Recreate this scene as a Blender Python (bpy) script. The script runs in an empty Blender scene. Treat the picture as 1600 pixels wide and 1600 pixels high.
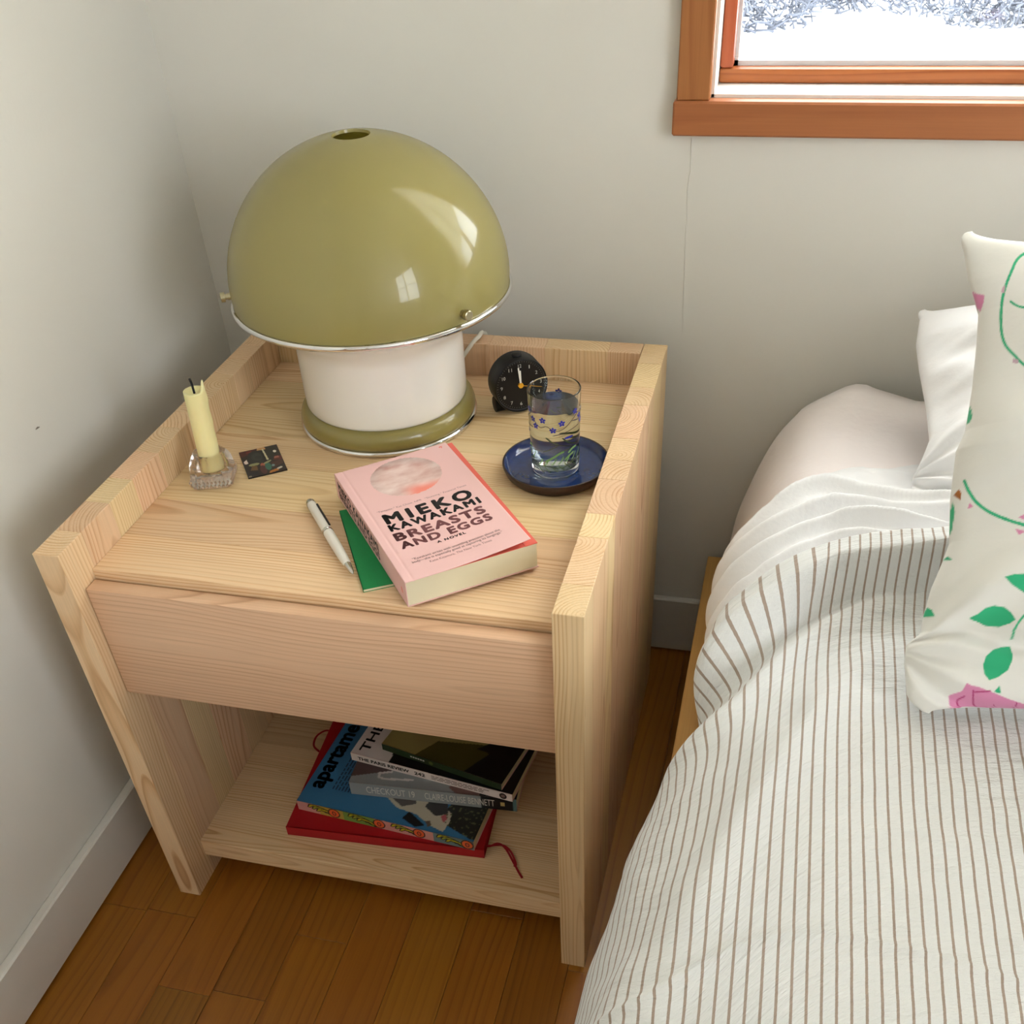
import bpy, bmesh, math, random
import numpy as np
from mathutils import Vector, Matrix, noise as mnoise

random.seed(7)
scn = bpy.context.scene
COL = scn.collection

# ------------------------------------------------------------------ camera
YAW, PITCH, ROLL = -.2861, .7366, -.0654
CAM = np.array([.6452, -.6471, 1.0479]); FPX = 1601.; PPX, PPY = 800., 1067.
_cy, _sy, _cp, _sp, _cr, _sr = (math.cos(YAW), math.sin(YAW), math.cos(PITCH), math.sin(PITCH), math.cos(ROLL), math.sin(ROLL))
FWD = np.array([_sy*_cp, _cy*_cp, -_sp]); _R = np.array([_cy, -_sy, 0]); _U = np.cross(_R, FWD)
RT = _cr*_R + _sr*_U; UP = -_sr*_R + _cr*_U
def ray(x, y): return FWD + RT*(x-PPX)/FPX - UP*(y-PPY)/FPX
def onz(x, y, z): d = ray(x, y); return CAM + d*(z-CAM[2])/d[2]
def ony(x, y, Y): d = ray(x, y); return CAM + d*(Y-CAM[1])/d[1]
def onx(x, y, X): d = ray(x, y); return CAM + d*(X-CAM[0])/d[0]
def onplane(x, y, P, N): d = ray(x, y); N = np.array(N); return CAM + d*(((np.array(P)-CAM) @ N)/(d @ N))
def topix(P):
    d = np.asarray(P, float)-CAM; z = d @ FWD
    return np.stack([PPX+FPX*(d @ RT)/z, PPY-FPX*(d @ UP)/z], -1)
cd = bpy.data.cameras.new('camera'); cam = bpy.data.objects.new('camera', cd); COL.objects.link(cam)
M = Matrix(((RT[0], UP[0], -FWD[0], CAM[0]), (RT[1], UP[1], -FWD[1], CAM[1]), (RT[2], UP[2], -FWD[2], CAM[2]), (0, 0, 0, 1)))
cam.matrix_world = M
cd.sensor_width = 36; cd.lens = 36*FPX/1600; cd.shift_y = (PPY-800)/1600; cd.clip_start = .02
scn.camera = cam

# ------------------------------------------------------------------ light
scn.view_settings.view_transform = 'Standard'; scn.view_settings.look = 'None'
scn.view_settings.gamma = 1; scn.view_settings.use_curve_mapping = False
scn.view_settings.exposure = -0.14
WORLD_STRENGTH = 13.0
wd = bpy.data.worlds.new('overcast_sky'); scn.world = wd; wd.use_nodes = True
bg = wd.node_tree.nodes['Background']; bg.inputs[0].default_value = (.90, .96, 1.0, 1); bg.inputs[1].default_value = WORLD_STRENGTH
def portal(name, loc, rot, sx, sy):
    l = bpy.data.lights.new(name, 'AREA'); l.shape = 'RECTANGLE'; l.size = sx; l.size_y = sy; l.cycles.is_portal = True
    o = bpy.data.objects.new(name, l); COL.objects.link(o); o.location = loc; o.rotation_euler = rot; return o

# room extents (inner faces)
XL, YB, XR, YF, ZC = -.0985, .590, 2.75, -2.7, 2.40
# windows: (wall, a0, a1, z0, z1)
W1 = (.544, 1.60, .766, 2.00)          # back wall
W2 = (-2.55, -1.20, .75, 2.20)          # right wall (along y)
portal('window_back_offscreen', ((W1[0]+W1[1])/2, YB+.13, (W1[2]+W1[3])/2), (math.radians(-90), 0, 0), W1[1]-W1[0], W1[3]-W1[2])
portal('window_right_offscreen', (XR+.13, (W2[0]+W2[1])/2, (W2[2]+W2[3])/2), (math.radians(90), 0, math.radians(90)), W2[1]-W2[0], W2[3]-W2[2])

# ------------------------------------------------------------------ helpers
def lin(c):
    if isinstance(c, str): c = tuple(int(c[i:i+2], 16) for i in (0, 2, 4))
    return tuple(((v/255)/12.92 if v/255 <= .04045 else ((v/255+.055)/1.055)**2.4) for v in c)+(1.,)
MATS = {}
def mat(name, col, rough=.5, metal=0, spec=.5, coat=0, trans=0, ior=1.45, sheen=0, sss=0, bump=None, var=None, alpha=1):
    m = bpy.data.materials.new(name); m.use_nodes = True; nt = m.node_tree; b = nt.nodes['Principled BSDF']
    I = b.inputs
    I['Base Color'].default_value = lin(col) if isinstance(col, str) or len(col) == 3 else col
    I['Roughness'].default_value = rough; I['Metallic'].default_value = metal; I['Specular IOR Level'].default_value = spec
    I['Coat Weight'].default_value = coat; I['Coat Roughness'].default_value = .03; I['Transmission Weight'].default_value = trans; I['IOR'].default_value = ior
    I['Sheen Weight'].default_value = sheen
    if sss: I['Subsurface Weight'].default_value = sss; I['Subsurface Radius'].default_value = (.012, .010, .006); I['Subsurface Scale'].default_value = 1
    tc = nt.nodes.new('ShaderNodeTexCoord')
    if var:      # (scale, amount)
        n = nt.nodes.new('ShaderNodeTexNoise'); n.inputs['Scale'].default_value = var[0]; n.inputs['Detail'].default_value = 4
        nt.links.new(tc.outputs['Object'], n.inputs['Vector'])
        mr = nt.nodes.new('ShaderNodeMapRange'); mr.inputs['From Min'].default_value = .25; mr.inputs['From Max'].default_value = .75
        mr.inputs['To Min'].default_value = 1-var[1]; mr.inputs['To Max'].default_value = 1+var[1]
        nt.links.new(n.outputs['Fac'], mr.inputs['Value'])
        h = nt.nodes.new('ShaderNodeHueSaturation'); h.inputs['Color'].default_value = I['Base Color'].default_value
        nt.links.new(mr.outputs[0], h.inputs['Value']); nt.links.new(h.outputs[0], I['Base Color'])
    if bump:     # (scale, strength, distance)
        n = nt.nodes.new('ShaderNodeTexNoise'); n.inputs['Scale'].default_value = bump[0]; n.inputs['Detail'].default_value = 5
        nt.links.new(tc.outputs['Object'], n.inputs['Vector'])
        bp = nt.nodes.new('ShaderNodeBump'); bp.inputs['Strength'].default_value = bump[1]; bp.inputs['Distance'].default_value = bump[2]
        nt.links.new(n.outputs['Fac'], bp.inputs['Height']); nt.links.new(bp.outputs[0], I['Normal'])
    MATS[name] = m; return m

def wood(name, light, mid, dark, ring=.0042, rough=.5, vmin=.93, vmax=1.05, spread=.10, fibre=.25, spec=.35, contrast=.75, hue=.010):
    """solid wood: growth rings round a random pith, grain along the local Z of every board"""
    m = bpy.data.materials.new(name); m.use_nodes = True; nt = m.node_tree; N = nt.nodes; L = nt.links; b = N['Principled BSDF']
    def nd(t, **k):
        n = N.new(t)
        for a, v in k.items(): setattr(n, a, v)
        return n
    def math_(op, a, bb=None):
        n = nd('ShaderNodeMath', operation=op)
        for i, v in enumerate((a, bb)):
            if v is None: continue
            if isinstance(v, (int, float)): n.inputs[i].default_value = v
            else: L.new(v, n.inputs[i])
        return n.outputs[0]
    def vm(op, a, bb):
        n = nd('ShaderNodeVectorMath', operation=op)
        for i, v in enumerate((a, bb)):
            if isinstance(v, (tuple, list)): n.inputs[i].default_value = v
            else: L.new(v, n.inputs[i])
        return n.outputs[0]
    tc = nd('ShaderNodeTexCoord'); oi = nd('ShaderNodeObjectInfo')
    wn = nd('ShaderNodeTexWhiteNoise', noise_dimensions='1D'); L.new(oi.outputs['Random'], wn.inputs['W'])
    off = vm('MULTIPLY', vm('SUBTRACT', wn.outputs['Color'], (.5, .5, .5)), (spread, spread, 4))
    p0 = vm('ADD', tc.outputs['Object'], off)
    ns = nd('ShaderNodeTexNoise'); ns.inputs['Scale'].default_value = 5; ns.inputs['Detail'].default_value = 2
    L.new(vm('MULTIPLY', p0, (1, 1, .35)), ns.inputs['Vector'])
    dis = vm('MULTIPLY', vm('SUBTRACT', ns.outputs['Color'], (.5, .5, .5)), (.05, .05, 0))
    p1 = vm('ADD', p0, dis)
    ln = nd('ShaderNodeVectorMath', operation='LENGTH'); L.new(vm('MULTIPLY', p1, (1, 1, 0)), ln.inputs[0])
    wq = nd('ShaderNodeTexNoise'); wq.inputs['Scale'].default_value = 1; wq.inputs['Detail'].default_value = 2
    cx = nd('ShaderNodeCombineXYZ'); L.new(math_('MULTIPLY', ln.outputs['Value'], .22/ring), cx.inputs[0]); L.new(wn.outputs['Value'], cx.inputs[1]); L.new(cx.outputs[0], wq.inputs['Vector'])
    ph = math_('FRACT', math_('ADD', math_('MULTIPLY', ln.outputs['Value'], 1/ring), math_('MULTIPLY', wq.outputs['Fac'], 3.2)))
    cr = nd('ShaderNodeValToRGB'); e = cr.color_ramp.elements
    e[0].position = 0; e[0].color = lin(light); e[1].position = 1; e[1].color = lin(light)
    for pos, c in ((.45, light), (.70, mid), (.9, dark), (.97, mid)):
        x = e.new(pos); x.color = lin(c)
    L.new(ph, cr.inputs[0])
    fb = nd('ShaderNodeTexNoise'); fb.inputs['Scale'].default_value = 1; fb.inputs['Detail'].default_value = 3
    L.new(vm('MULTIPLY', p0, (500, 500, 9)), fb.inputs['Vector'])
    bd = nd('ShaderNodeTexNoise'); bd.inputs['Scale'].default_value = 1; bd.inputs['Detail'].default_value = 1
    L.new(vm('MULTIPLY', p0, (28, 28, 1.2)), bd.inputs['Vector'])
    mx = nd('ShaderNodeMix', data_type='RGBA'); mx.inputs[7].default_value = lin(mid)
    sm_ = nd('ShaderNodeTexNoise'); sm_.inputs['Scale'].default_value = 1; L.new(vm('MULTIPLY', p0, (40, 40, 1.0)), sm_.inputs['Vector'])
    st = nd('ShaderNodeMapRange'); st.inputs['From Min'].default_value = .35; st.inputs['From Max'].default_value = .65; st.inputs['To Min'].default_value = contrast*.35; st.inputs['To Max'].default_value = contrast; L.new(sm_.outputs['Fac'], st.inputs['Value'])
    mz = nd('ShaderNodeMix', data_type='RGBA'); mz.inputs[6].default_value = lin(light); L.new(st.outputs[0], mz.inputs[0]); L.new(cr.outputs[0], mz.inputs[7])
    L.new(math_('MULTIPLY', bd.outputs['Fac'], .6), mx.inputs[0]); L.new(mz.outputs[2], mx.inputs[6])
    mr = nd('ShaderNodeMapRange'); mr.inputs['To Min'].default_value = vmin; mr.inputs['To Max'].default_value = vmax; L.new(wn.outputs['Value'], mr.inputs['Value'])
    v = math_('MULTIPLY', mr.outputs[0], math_('ADD', math_('MULTIPLY', math_('SUBTRACT', fb.outputs['Fac'], .5), fibre), 1))
    hs = nd('ShaderNodeHueSaturation'); L.new(mx.outputs[2], hs.inputs['Color']); L.new(v, hs.inputs['Value'])
    hr = nd('ShaderNodeMapRange'); hr.inputs['To Min'].default_value = .499-hue; hr.inputs['To Max'].default_value = .499+hue; L.new(oi.outputs['Random'], hr.inputs['Value']); L.new(hr.outputs[0], hs.inputs['Hue'])
    L.new(hs.outputs[0], b.inputs['Base Color'])
    b.inputs['Roughness'].default_value = rough; b.inputs['Specular IOR Level'].default_value = spec
    bp = nd('ShaderNodeBump'); bp.inputs['Strength'].default_value = .12; bp.inputs['Distance'].default_value = .0006
    L.new(fb.outputs['Fac'], bp.inputs['Height']); L.new(bp.outputs[0], b.inputs['Normal'])
    MATS[name] = m; return m

def painted(name, rough=.5, coat=0, spec=.5, sheen=0, bump=None):
    m = mat(name, (200, 200, 200), rough, coat=coat, spec=spec, sheen=sheen, bump=bump); nt = m.node_tree
    a = nt.nodes.new('ShaderNodeAttribute'); a.attribute_name = 'Col'
    nt.links.new(a.outputs['Color'], nt.nodes['Principled BSDF'].inputs['Base Color']); return m

def tag(o, label=None, cat=None, group=None, kind=None):
    for k, v in (('label', label), ('category', cat), ('group', group), ('kind', kind)):
        if v: o[k] = v
    return o
def empty(name, loc=(0, 0, 0), rz=0, parent=None):
    o = bpy.data.objects.new(name, None); COL.objects.link(o); o.empty_display_size = .02
    o.location = loc; o.rotation_euler = (0, 0, rz); o.parent = parent; return o
def link(name, me, m=None, parent=None, loc=(0, 0, 0), rot=(0, 0, 0), smooth=False, mats=None):
    o = bpy.data.objects.new(name, me); COL.objects.link(o)
    if mats:
        for q in mats: me.materials.append(q)
    elif m is not None and not me.materials: me.materials.append(m)
    o.parent = parent; o.location = loc; o.rotation_euler = rot
    if smooth:
        for p in me.polygons: p.use_smooth = True
    return o
def mesh(verts, faces, name='mesh'):
    me = bpy.data.meshes.new(name); me.from_pydata([tuple(map(float, v)) for v in verts], [], faces); me.update(); return me
def autosmooth(o, ang=35):
    me = o.data
    for p in me.polygons: p.use_smooth = True
    bm = bmesh.new(); bm.from_mesh(me); bm.normal_update()
    for e in bm.edges:
        e.smooth = not (len(e.link_faces) == 2 and e.calc_face_angle(0) > math.radians(ang))
    bm.to_mesh(me); bm.free(); return o
def bm_box(bm, lo, hi, bev=0, seg=1):
    r = bmesh.ops.create_cube(bm, size=1)
    c = [(a+b)/2 for a, b in zip(lo, hi)]; s = [b-a for a, b in zip(lo, hi)]
    for v in r['verts']: v.co = Vector((v.co.x*s[0]+c[0], v.co.y*s[1]+c[1], v.co.z*s[2]+c[2]))
    if bev:
        es = list({e for v in r['verts'] for e in v.link_edges})
        bmesh.ops.bevel(bm, geom=es, offset=bev, segments=seg, affect='EDGES', profile=.5)
def box(name, lo, hi, m, parent=None, bev=0, seg=1, loc=(0, 0, 0), rot=(0, 0, 0)):
    bm = bmesh.new(); bm_box(bm, lo, hi, bev, seg); me = bpy.data.meshes.new(name); bm.to_mesh(me); bm.free()
    o = link(name, me, m, parent, loc, rot)
    if seg > 1: autosmooth(o, 40)
    return o
def board(name, lo, hi, grain, m, parent=None, bev=.0004, seg=1):
    """box whose local Z runs along its grain"""
    s = [b-a for a, b in zip(lo, hi)]; c = [(a+b)/2 for a, b in zip(lo, hi)]
    if grain == 'z': d, rot = (s[0], s[1], s[2]), (0, 0, 0)
    elif grain == 'x': d, rot = (s[2], s[1], s[0]), (0, math.pi/2, 0)
    else: d, rot = (s[0], s[2], s[1]), (-math.pi/2, 0, 0)
    return box(name, [-v/2 for v in d], [v/2 for v in d], m, parent, bev, seg, c, rot)
def lathe(prof, n=64, close=False):
    vs, fs = [], []; k = len(prof)
    for i in range(n):
        a = 2*math.pi*i/n
        for r, z in prof: vs.append((r*math.cos(a), r*math.sin(a), z))
    for i in range(n):
        j = (i+1) % n
        for q in range(k-1 if not close else k):
            q2 = (q+1) % k; fs.append((i*k+q, j*k+q, j*k+q2, i*k+q2))
    me = mesh(vs, fs); bm = bmesh.new(); bm.from_mesh(me); bmesh.ops.remove_doubles(bm, verts=bm.verts, dist=1e-6)
    bmesh.ops.dissolve_degenerate(bm, edges=bm.edges, dist=1e-7); bmesh.ops.recalc_face_normals(bm, faces=bm.faces); bm.to_mesh(me); bm.free(); return me
def tube(pts, r, n=10, cap=True):
    pts = [Vector(p) for p in pts]; vs, fs = [], []; k = len(pts)
    for i, p in enumerate(pts):
        t = (pts[min(i+1, k-1)]-pts[max(i-1, 0)]).normalized(); ref = Vector((0, 0, 1)) if abs(t.z) < .9 else Vector((1, 0, 0))
        a = t.cross(ref).normalized(); b = t.cross(a); rr = r[i] if isinstance(r, (list, tuple)) else r
        for q in range(n): w = 2*math.pi*q/n; vs.append(p+(a*math.cos(w)+b*math.sin(w))*rr)
    for i in range(k-1):
        for q in range(n): fs.append((i*n+q, i*n+(q+1) % n, (i+1)*n+(q+1) % n, (i+1)*n+q))
    if cap: fs.append(tuple(range(n))[::-1]); fs.append(tuple((k-1)*n+q for q in range(n)))
    me = mesh(vs, fs); bm = bmesh.new(); bm.from_mesh(me); bmesh.ops.recalc_face_normals(bm, faces=bm.faces); bm.to_mesh(me); bm.free(); return me
def spline(pts, n=12):
    P = [np.array(p, float) for p in pts]; P = [2*P[0]-P[1]]+P+[2*P[-1]-P[-2]]; out = []
    for i in range(1, len(P)-2):
        for k in range(n):
            t = k/n; a, b, c, d = P[i-1:i+3]
            out.append(.5*((2*b)+(-a+c)*t+(2*a-5*b+4*c-d)*t*t+(-a+3*b-3*c+d)*t**3))
    out.append(P[-2]); return out
def grid(pos, nu, nv, wrap=False):
    vs = [pos(i/nu, j/nv) for j in range(nv+1) for i in range(nu+1)]
    fs = [(j*(nu+1)+i, j*(nu+1)+i+1, (j+1)*(nu+1)+i+1, (j+1)*(nu+1)+i) for j in range(nv) for i in range(nu)]
    return mesh(vs, fs)
def color_attr(me, cols):
    a = me.color_attributes.new('Col', 'FLOAT_COLOR', 'POINT'); a.data.foreach_set('color', np.asarray(cols, np.float32).ravel())
def sstep(a, b, x):
    t = min(1, max(0, (x-a)/(b-a))); return t*t*(3-2*t)
def inpoly(P, poly):
    x, y = P[:, 0], P[:, 1]; c = np.zeros(len(P), bool); n = len(poly)
    for i in range(n):
        x1, y1 = poly[i]; x2, y2 = poly[i-1]
        if y1 == y2: continue
        c ^= ((y1 > y) != (y2 > y)) & (x < (x2-x1)*(y-y1)/(y2-y1)+x1)
    return c
def nearline(P, pts, w):
    m = np.zeros(len(P), bool); pts = np.array(pts, float)
    for a, b in zip(pts[:-1], pts[1:]):
        d = b-a; t = np.clip(((P-a) @ d)/(d @ d), 0, 1); m |= np.linalg.norm(P-(a+t[:, None]*d), axis=1) < w
    return m
def text_mesh(body, w, h, bold=0, spacing=1.0, line=1.0, ital=0):
    fat, bold = bold, 0
    cu = bpy.data.curves.new('lettering', 'FONT'); cu.body = body; cu.offset = bold; cu.space_character = spacing; cu.space_line = line; cu.shear = ital; cu.resolution_u = 3; cu.align_x = 'LEFT'
    o = bpy.data.objects.new('lettering', cu); COL.objects.link(o); bpy.context.view_layer.update()
    me = bpy.data.meshes.new_from_object(o.evaluated_get(bpy.context.evaluated_depsgraph_get())); bpy.data.objects.remove(o); bpy.data.curves.remove(cu)
    co = np.zeros(len(me.vertices)*3); me.vertices.foreach_get('co', co); co = co.reshape(-1, 3)
    lo, hi = co.min(0), co.max(0); co = (co-lo)*[w/(hi[0]-lo[0]), h/max(hi[1]-lo[1], 1e-6), 0]
    me.vertices.foreach_set('co', co.ravel()); me.update(); me.materials.clear()
    if fat:      # heavier strokes: the same outline laid down again round a small circle
        bm = bmesh.new(); b = fat*h
        for q in range(8):
            m2 = me.copy(); m2.transform(Matrix.Translation((b*math.cos(q*.7854), b*math.sin(q*.7854), 0))); bm.from_mesh(m2); bpy.data.meshes.remove(m2)
        bm.from_mesh(me); bm.to_mesh(me); bm.free()
    return me
def text(body, org, xdir, ydir, w, h, m, parent, name='lettering', **k):
    """lettering filling the box org..org+w*xdir+h*ydir in the parent's space"""
    me = text_mesh(body, w, h, **k); X = Vector(xdir).normalized(); Y = Vector(ydir).normalized(); Z = X.cross(Y)
    o = link(name, me, m, parent); o.matrix_local = Matrix(((X.x, Y.x, Z.x, org[0]), (X.y, Y.y, Z.y, org[1]), (X.z, Y.z, Z.z, org[2]), (0, 0, 0, 1))); return o
def offset_poly(name, pts, m, parent):      # flat print polygon from 3D points
    return link(name, mesh(pts, [tuple(range(len(pts)))]), m, parent)

# ------------------------------------------------------------------ materials
wall_m = mat('wall_paint', (224, 221, 212), .75, spec=.25, bump=(220, .12, .0008), var=(3, .012))
base_m = mat('baseboard_paint', (218, 214, 206), .45, spec=.4, bump=(60, .15, .0006))
ceil_m = mat('ceiling_paint', (232, 230, 224), .85)
pine = wood('pine', 'ECCFA6', 'DDB787', 'BA885A', ring=.0038, rough=.48, vmin=.88, vmax=1.03, hue=.013, contrast=1.0)
pine_r = wood('pine_rosy', 'E0B79A', 'D4A688', 'AE7C62', ring=.0052, rough=.5, vmin=.96, vmax=1.03, contrast=.8)
oak = wood('oak_floor', '9C641E', '8C5517', '66390C', ring=.0110, rough=.36, vmin=.84, vmax=1.06, fibre=.3, spec=.4, contrast=.7, hue=.006)
cedar = wood('stained_window_wood', 'AC7040', 'A06436', '884E26', ring=.016, rough=.45, vmin=.97, vmax=1.03, spread=.3, contrast=.6)
redw = wood('sash_wood', 'B4663C', '9C4E2A', '7C361C', ring=.008, rough=.4, vmin=.97, vmax=1.03, contrast=.7)
bedw = wood('bed_wood', 'D8AC66', 'CA9A54', 'B48442', ring=.010, rough=.5, contrast=.4)
white_m = mat('white_paint', (236, 232, 224), .4)

# ------------------------------------------------------------------ room shell
def wall_with_hole(name, axis, face, thick, a0, a1, z0, z1, hole):
    """axis 'y': wall in the xz plane at y=face..face+thick, axis 'x': in the yz plane"""
    h0, h1, hz0, hz1 = hole; bm = bmesh.new()
    for (p0, p1, q0, q1) in ((a0, h0, z0, z1), (h1, a1, z0, z1), (h0, h1, z0, hz0), (h0, h1, hz1, z1)):
        lo, hi = ((p0, face, q0), (p1, face+thick, q1)) if axis == 'y' else ((face, p0, q0), (face+thick, p1, q1))
        lo, hi = [min(a, b) for a, b in zip(lo, hi)], [max(a, b) for a, b in zip(lo, hi)]
        bm_box(bm, lo, hi)
    me = bpy.data.meshes.new(name); bm.to_mesh(me); bm.free(); return tag(link(name, me, wall_m), kind='structure')
T = .16
wall_back = wall_with_hole('wall_back', 'y', YB, T, XL-T, XR+T, 0, ZC, W1)
wall_with_hole('wall_right', 'x', XR, T, YF-T, YB, 0, ZC, W2)
tag(box('wall_front', (XL-T, YF-T, 0), (XR+T, YF, ZC), wall_m), kind='structure')
wl = tag(box('wall_left', (XL-T, YF, 0), (XL, YB, ZC), wall_m), kind='structure')
tag(box('ceiling', (XL-T, YF-T, ZC), (XR+T, YB+T, ZC+.12), ceil_m), kind='structure')
floor = tag(box('floor', (XL-T, YF-T, -.14), (XR+T, YB+T, -.012), oak), kind='structure')
# hairline seam in the back wall and a scuff on the left wall
cp = [ony(x, y, YB-.0004) for x, y in ((1081, 216), (1080, 250), (1079, 268), (1077, 276), (1074, 300), (1073, 340), (1071, 380), (1069, 430), (1066, 520))]
link('seam', tube(spline(cp, 4), [.0008-.0006*i/32 for i in range(33)], 5), wall_m, wall_back)
link('scuff', tube([onx(56, 671, XL+.0003), onx(59, 668, XL+.0003), onx(62, 667, XL+.0003)], [.0004, .0010, .0003], 6), mat('scuff_mark', (120, 112, 104), .9), wl)
# baseboards
def baseboard(name, lo, hi): return tag(box(name, lo, hi, base_m, bev=.002), kind='structure')
baseboard('baseboard_left', (XL, YF, .004), (XL+.0125, YB, .088))
baseboard('baseboard_back', (XL+.0125, YB-.0115, .004), (XR, YB, .100))
baseboard('baseboard_right', (XR-.0125, YF, .004), (XR, YB-.0115, .09))
baseboard('baseboard_front', (XL+.0125, YF, .004), (XR-.0125, YF+.0125, .09))

# floor strips
PW = .0663; X0 = -.029-PW*2
bounds = [X0+PW*k for k in range(100)]
joints = {1: [-.62, -.035, .40], 2: [-.8, -.032, .35], 3: [-.50, -.128, .33], 4: [-.64, -.120, .28], 5: [-.7, -.028, .45], 6: [-.45, .1], 7: [-.9, -.3, .25], 8: [-.55, .05], 9: [-.8, -.1, .5]}
far = bmesh.new(); nfl = 0
k = 0
while True:
    x0 = max(bounds[k], XL); x1 = min(bounds[k+1], XR)
    if x0 >= XR: break
    if x1 > XL+.002:
        if k in joints: js = joints[k]
        else: js = [random.uniform(-1.2, -.5), random.uniform(-.3, .2)]
        y = js[0]
        while y > YF+.3: y -= random.uniform(.42, .7); js = [y]+js
        ys = [YF]+[j for j in js if j > YF+.1]+[YB]
        for a, b in zip(ys[:-1], ys[1:]):
            if x1 < 1.15 and b > -1.3:
                board('floor_plank', (x0+.0002, a+.0002, -.012), (x1-.0002, b-.0002, 0), 'y', oak, floor, .0005)
            else: bm_box(far, (x0+.0002, a+.0002, -.012), (x1-.0002, b-.0002, 0), .0005)
    k += 1
me = bpy.data.meshes.new('floor_planks'); far.to_mesh(me); far.free()
for v in me.vertices: v.co = Vector((v.co.x, -v.co.z, v.co.y))
o = link('floor_planks', me, oak, floor, rot=(-math.pi/2, 0, 0))
o['kind'] = 'stuff'

# windows
pane_m = bpy.data.materials.new('window_glass'); pane_m.use_nodes = True
nt = pane_m.node_tree; nt.nodes.remove(nt.nodes['Principled BSDF']); out = nt.nodes['Material Output']
tr = nt.nodes.new('ShaderNodeBsdfTransparent'); gl = nt.nodes.new('ShaderNodeBsdfGlossy'); gl.inputs['Roughness'].default_value = .01
lw = nt.nodes.new('ShaderNodeLayerWeight'); lw.inputs[0].default_value = .5; pw_ = nt.nodes.new('ShaderNodeMath'); pw_.operation = 'POWER'; pw_.inputs[1].default_value = 5; fr = nt.nodes.new('ShaderNodeMath'); fr.operation = 'MULTIPLY_ADD'; fr.inputs[1].default_value = .7; fr.inputs[2].default_value = .03; nt.links.new(lw.outputs['Facing'], pw_.inputs[0]); nt.links.new(pw_.outputs[0], fr.inputs[0]); mxs = nt.nodes.new('ShaderNodeMixShader')
nt.links.new(fr.outputs[0], mxs.inputs[0]); nt.links.new(tr.outputs[0], mxs.inputs[1]); nt.links.new(gl.outputs[0], mxs.inputs[2]); nt.links.new(mxs.outputs[0], out.inputs[0])
def window(n, hole, casing_m, place, muntin=False):
    """built for a wall facing -Y at y=0 with the room at y<0 ; place = (loc, rz)"""
    a0, a1, z0, z1 = hole; w = empty('window_%d' % n, place[0], place[1]); w['kind'] = 'structure'
    c = .035
    # casing boards on the room side of the wall
    board('casing', (a0-c, -.016, z0+.0), (a0, 0, z1), 'z', casing_m, w, .0015); board('casing', (a1, -.016, z0), (a1+c, 0, z1), 'z', casing_m, w, .0015)
    board('casing', (a0-c-.003, -.019, z0-.0335), (a1+c+.003, 0, z0), 'x', casing_m, w, .002); board('casing', (a0-c-.003, -.019, z1), (a1+c+.003, 0, z1+.036), 'x', casing_m, w, .002)
    # painted jamb liner
    t = .003; dpt = .10
    for lo, hi in (((a0, 0, z0), (a0+t, dpt, z1)), ((a1-t, 0, z0), (a1, dpt, z1)), ((a0, 0, z0), (a1, dpt, z0+t)), ((a0, 0, z1-t), (a1, dpt, z1))):
        box('jamb', lo, hi, white_m, w)
    # sash
    s = .0145; y0, y1 = .045, .085; b0, b1, q0, q1 = a0+t, a1-t, z0+t, z1-t
    board('sash_stile', (b0, y0, q0+s), (b0+s, y1, q1-s), 'z', redw, w, .003, 2); board('sash_stile', (b1-s, y0, q0+s), (b1, y1, q1-s), 'z', redw, w, .003, 2)
    board('sash_rail', (b0, y0, q0), (b1, y1, q0+s), 'x', redw, w, .003, 2); board('sash_rail', (b0, y0, q1-s), (b1, y1, q1), 'x', redw, w, .003, 2)
    if muntin:
        m0 = (a0+a1)/2; board('muntin', (m0-.02, y0, q0+s), (m0+.02, y1, q1-s), 'z', redw, w); h0 = (z0+z1)/2; board('muntin', (b0+s, y0+.005, h0-.012), (b1-s, y1-.005, h0+.012), 'x', redw, w)
    box('pane', (b0+s-.002, y0+.022, q0+s-.002), (b1-s+.002, y0+.026, q1-s+.002), pane_m, w)
    bead = mat('glazing_bead_%d' % n, (214, 220, 222), .35)
    for lo, hi in (((b0+s-.001, y0+.014, q0+s-.001), (b1-s+.001, y0+.022, q0+s+.005)), ((b0+s-.001, y0+.014, q0+s-.001), (b0+s+.004, y0+.022, q1-s))):
        box('glazing_bead', lo, hi, bead, w)
    return w
w1 = window(1, W1, cedar, ((0, YB, 0), 0))
board('mullion', (.872, .045, W1[2]+.0175), (.902, .085, W1[3]-.0175), 'z', redw, w1, .003, 2)
blind_m = mat('blind_fabric', (236, 232, 222), .9); nt = blind_m.node_tree; tl = nt.nodes.new('ShaderNodeBsdfTranslucent'); tl.inputs[0].default_value = lin((246, 242, 232)); mxs = nt.nodes.new('ShaderNodeMixShader'); mxs.inputs[0].default_value = .8
nt.links.new(nt.nodes['Principled BSDF'].outputs[0], mxs.inputs[1]); nt.links.new(tl.outputs[0], mxs.inputs[2]); nt.links.new(mxs.outputs[0], nt.nodes['Material Output'].inputs[0])
bl = tag(empty('roller_blind', (W1[0]+.006, YB+.022, W1[3]-.02)), 'white roller blind half lowered in the wooden window', 'blind')
box('fabric', (0, -.0004, .985-W1[3]), (W1[1]-W1[0]-.012, .0004, 0), blind_m, bl); box('bottom_bar', (0, -.003, .975-W1[3]), (W1[1]-W1[0]-.012, .003, .988-W1[3]), white_m, bl, .001)
link('roller', tube([(0, 0, .002), (W1[1]-W1[0]-.012, 0, .002)], .014, 16), white_m, bl, smooth=True)
window(2, (-W2[1], -W2[0], W2[2], W2[3]), cedar, ((XR, 0, 0), -math.pi/2), True)
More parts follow.
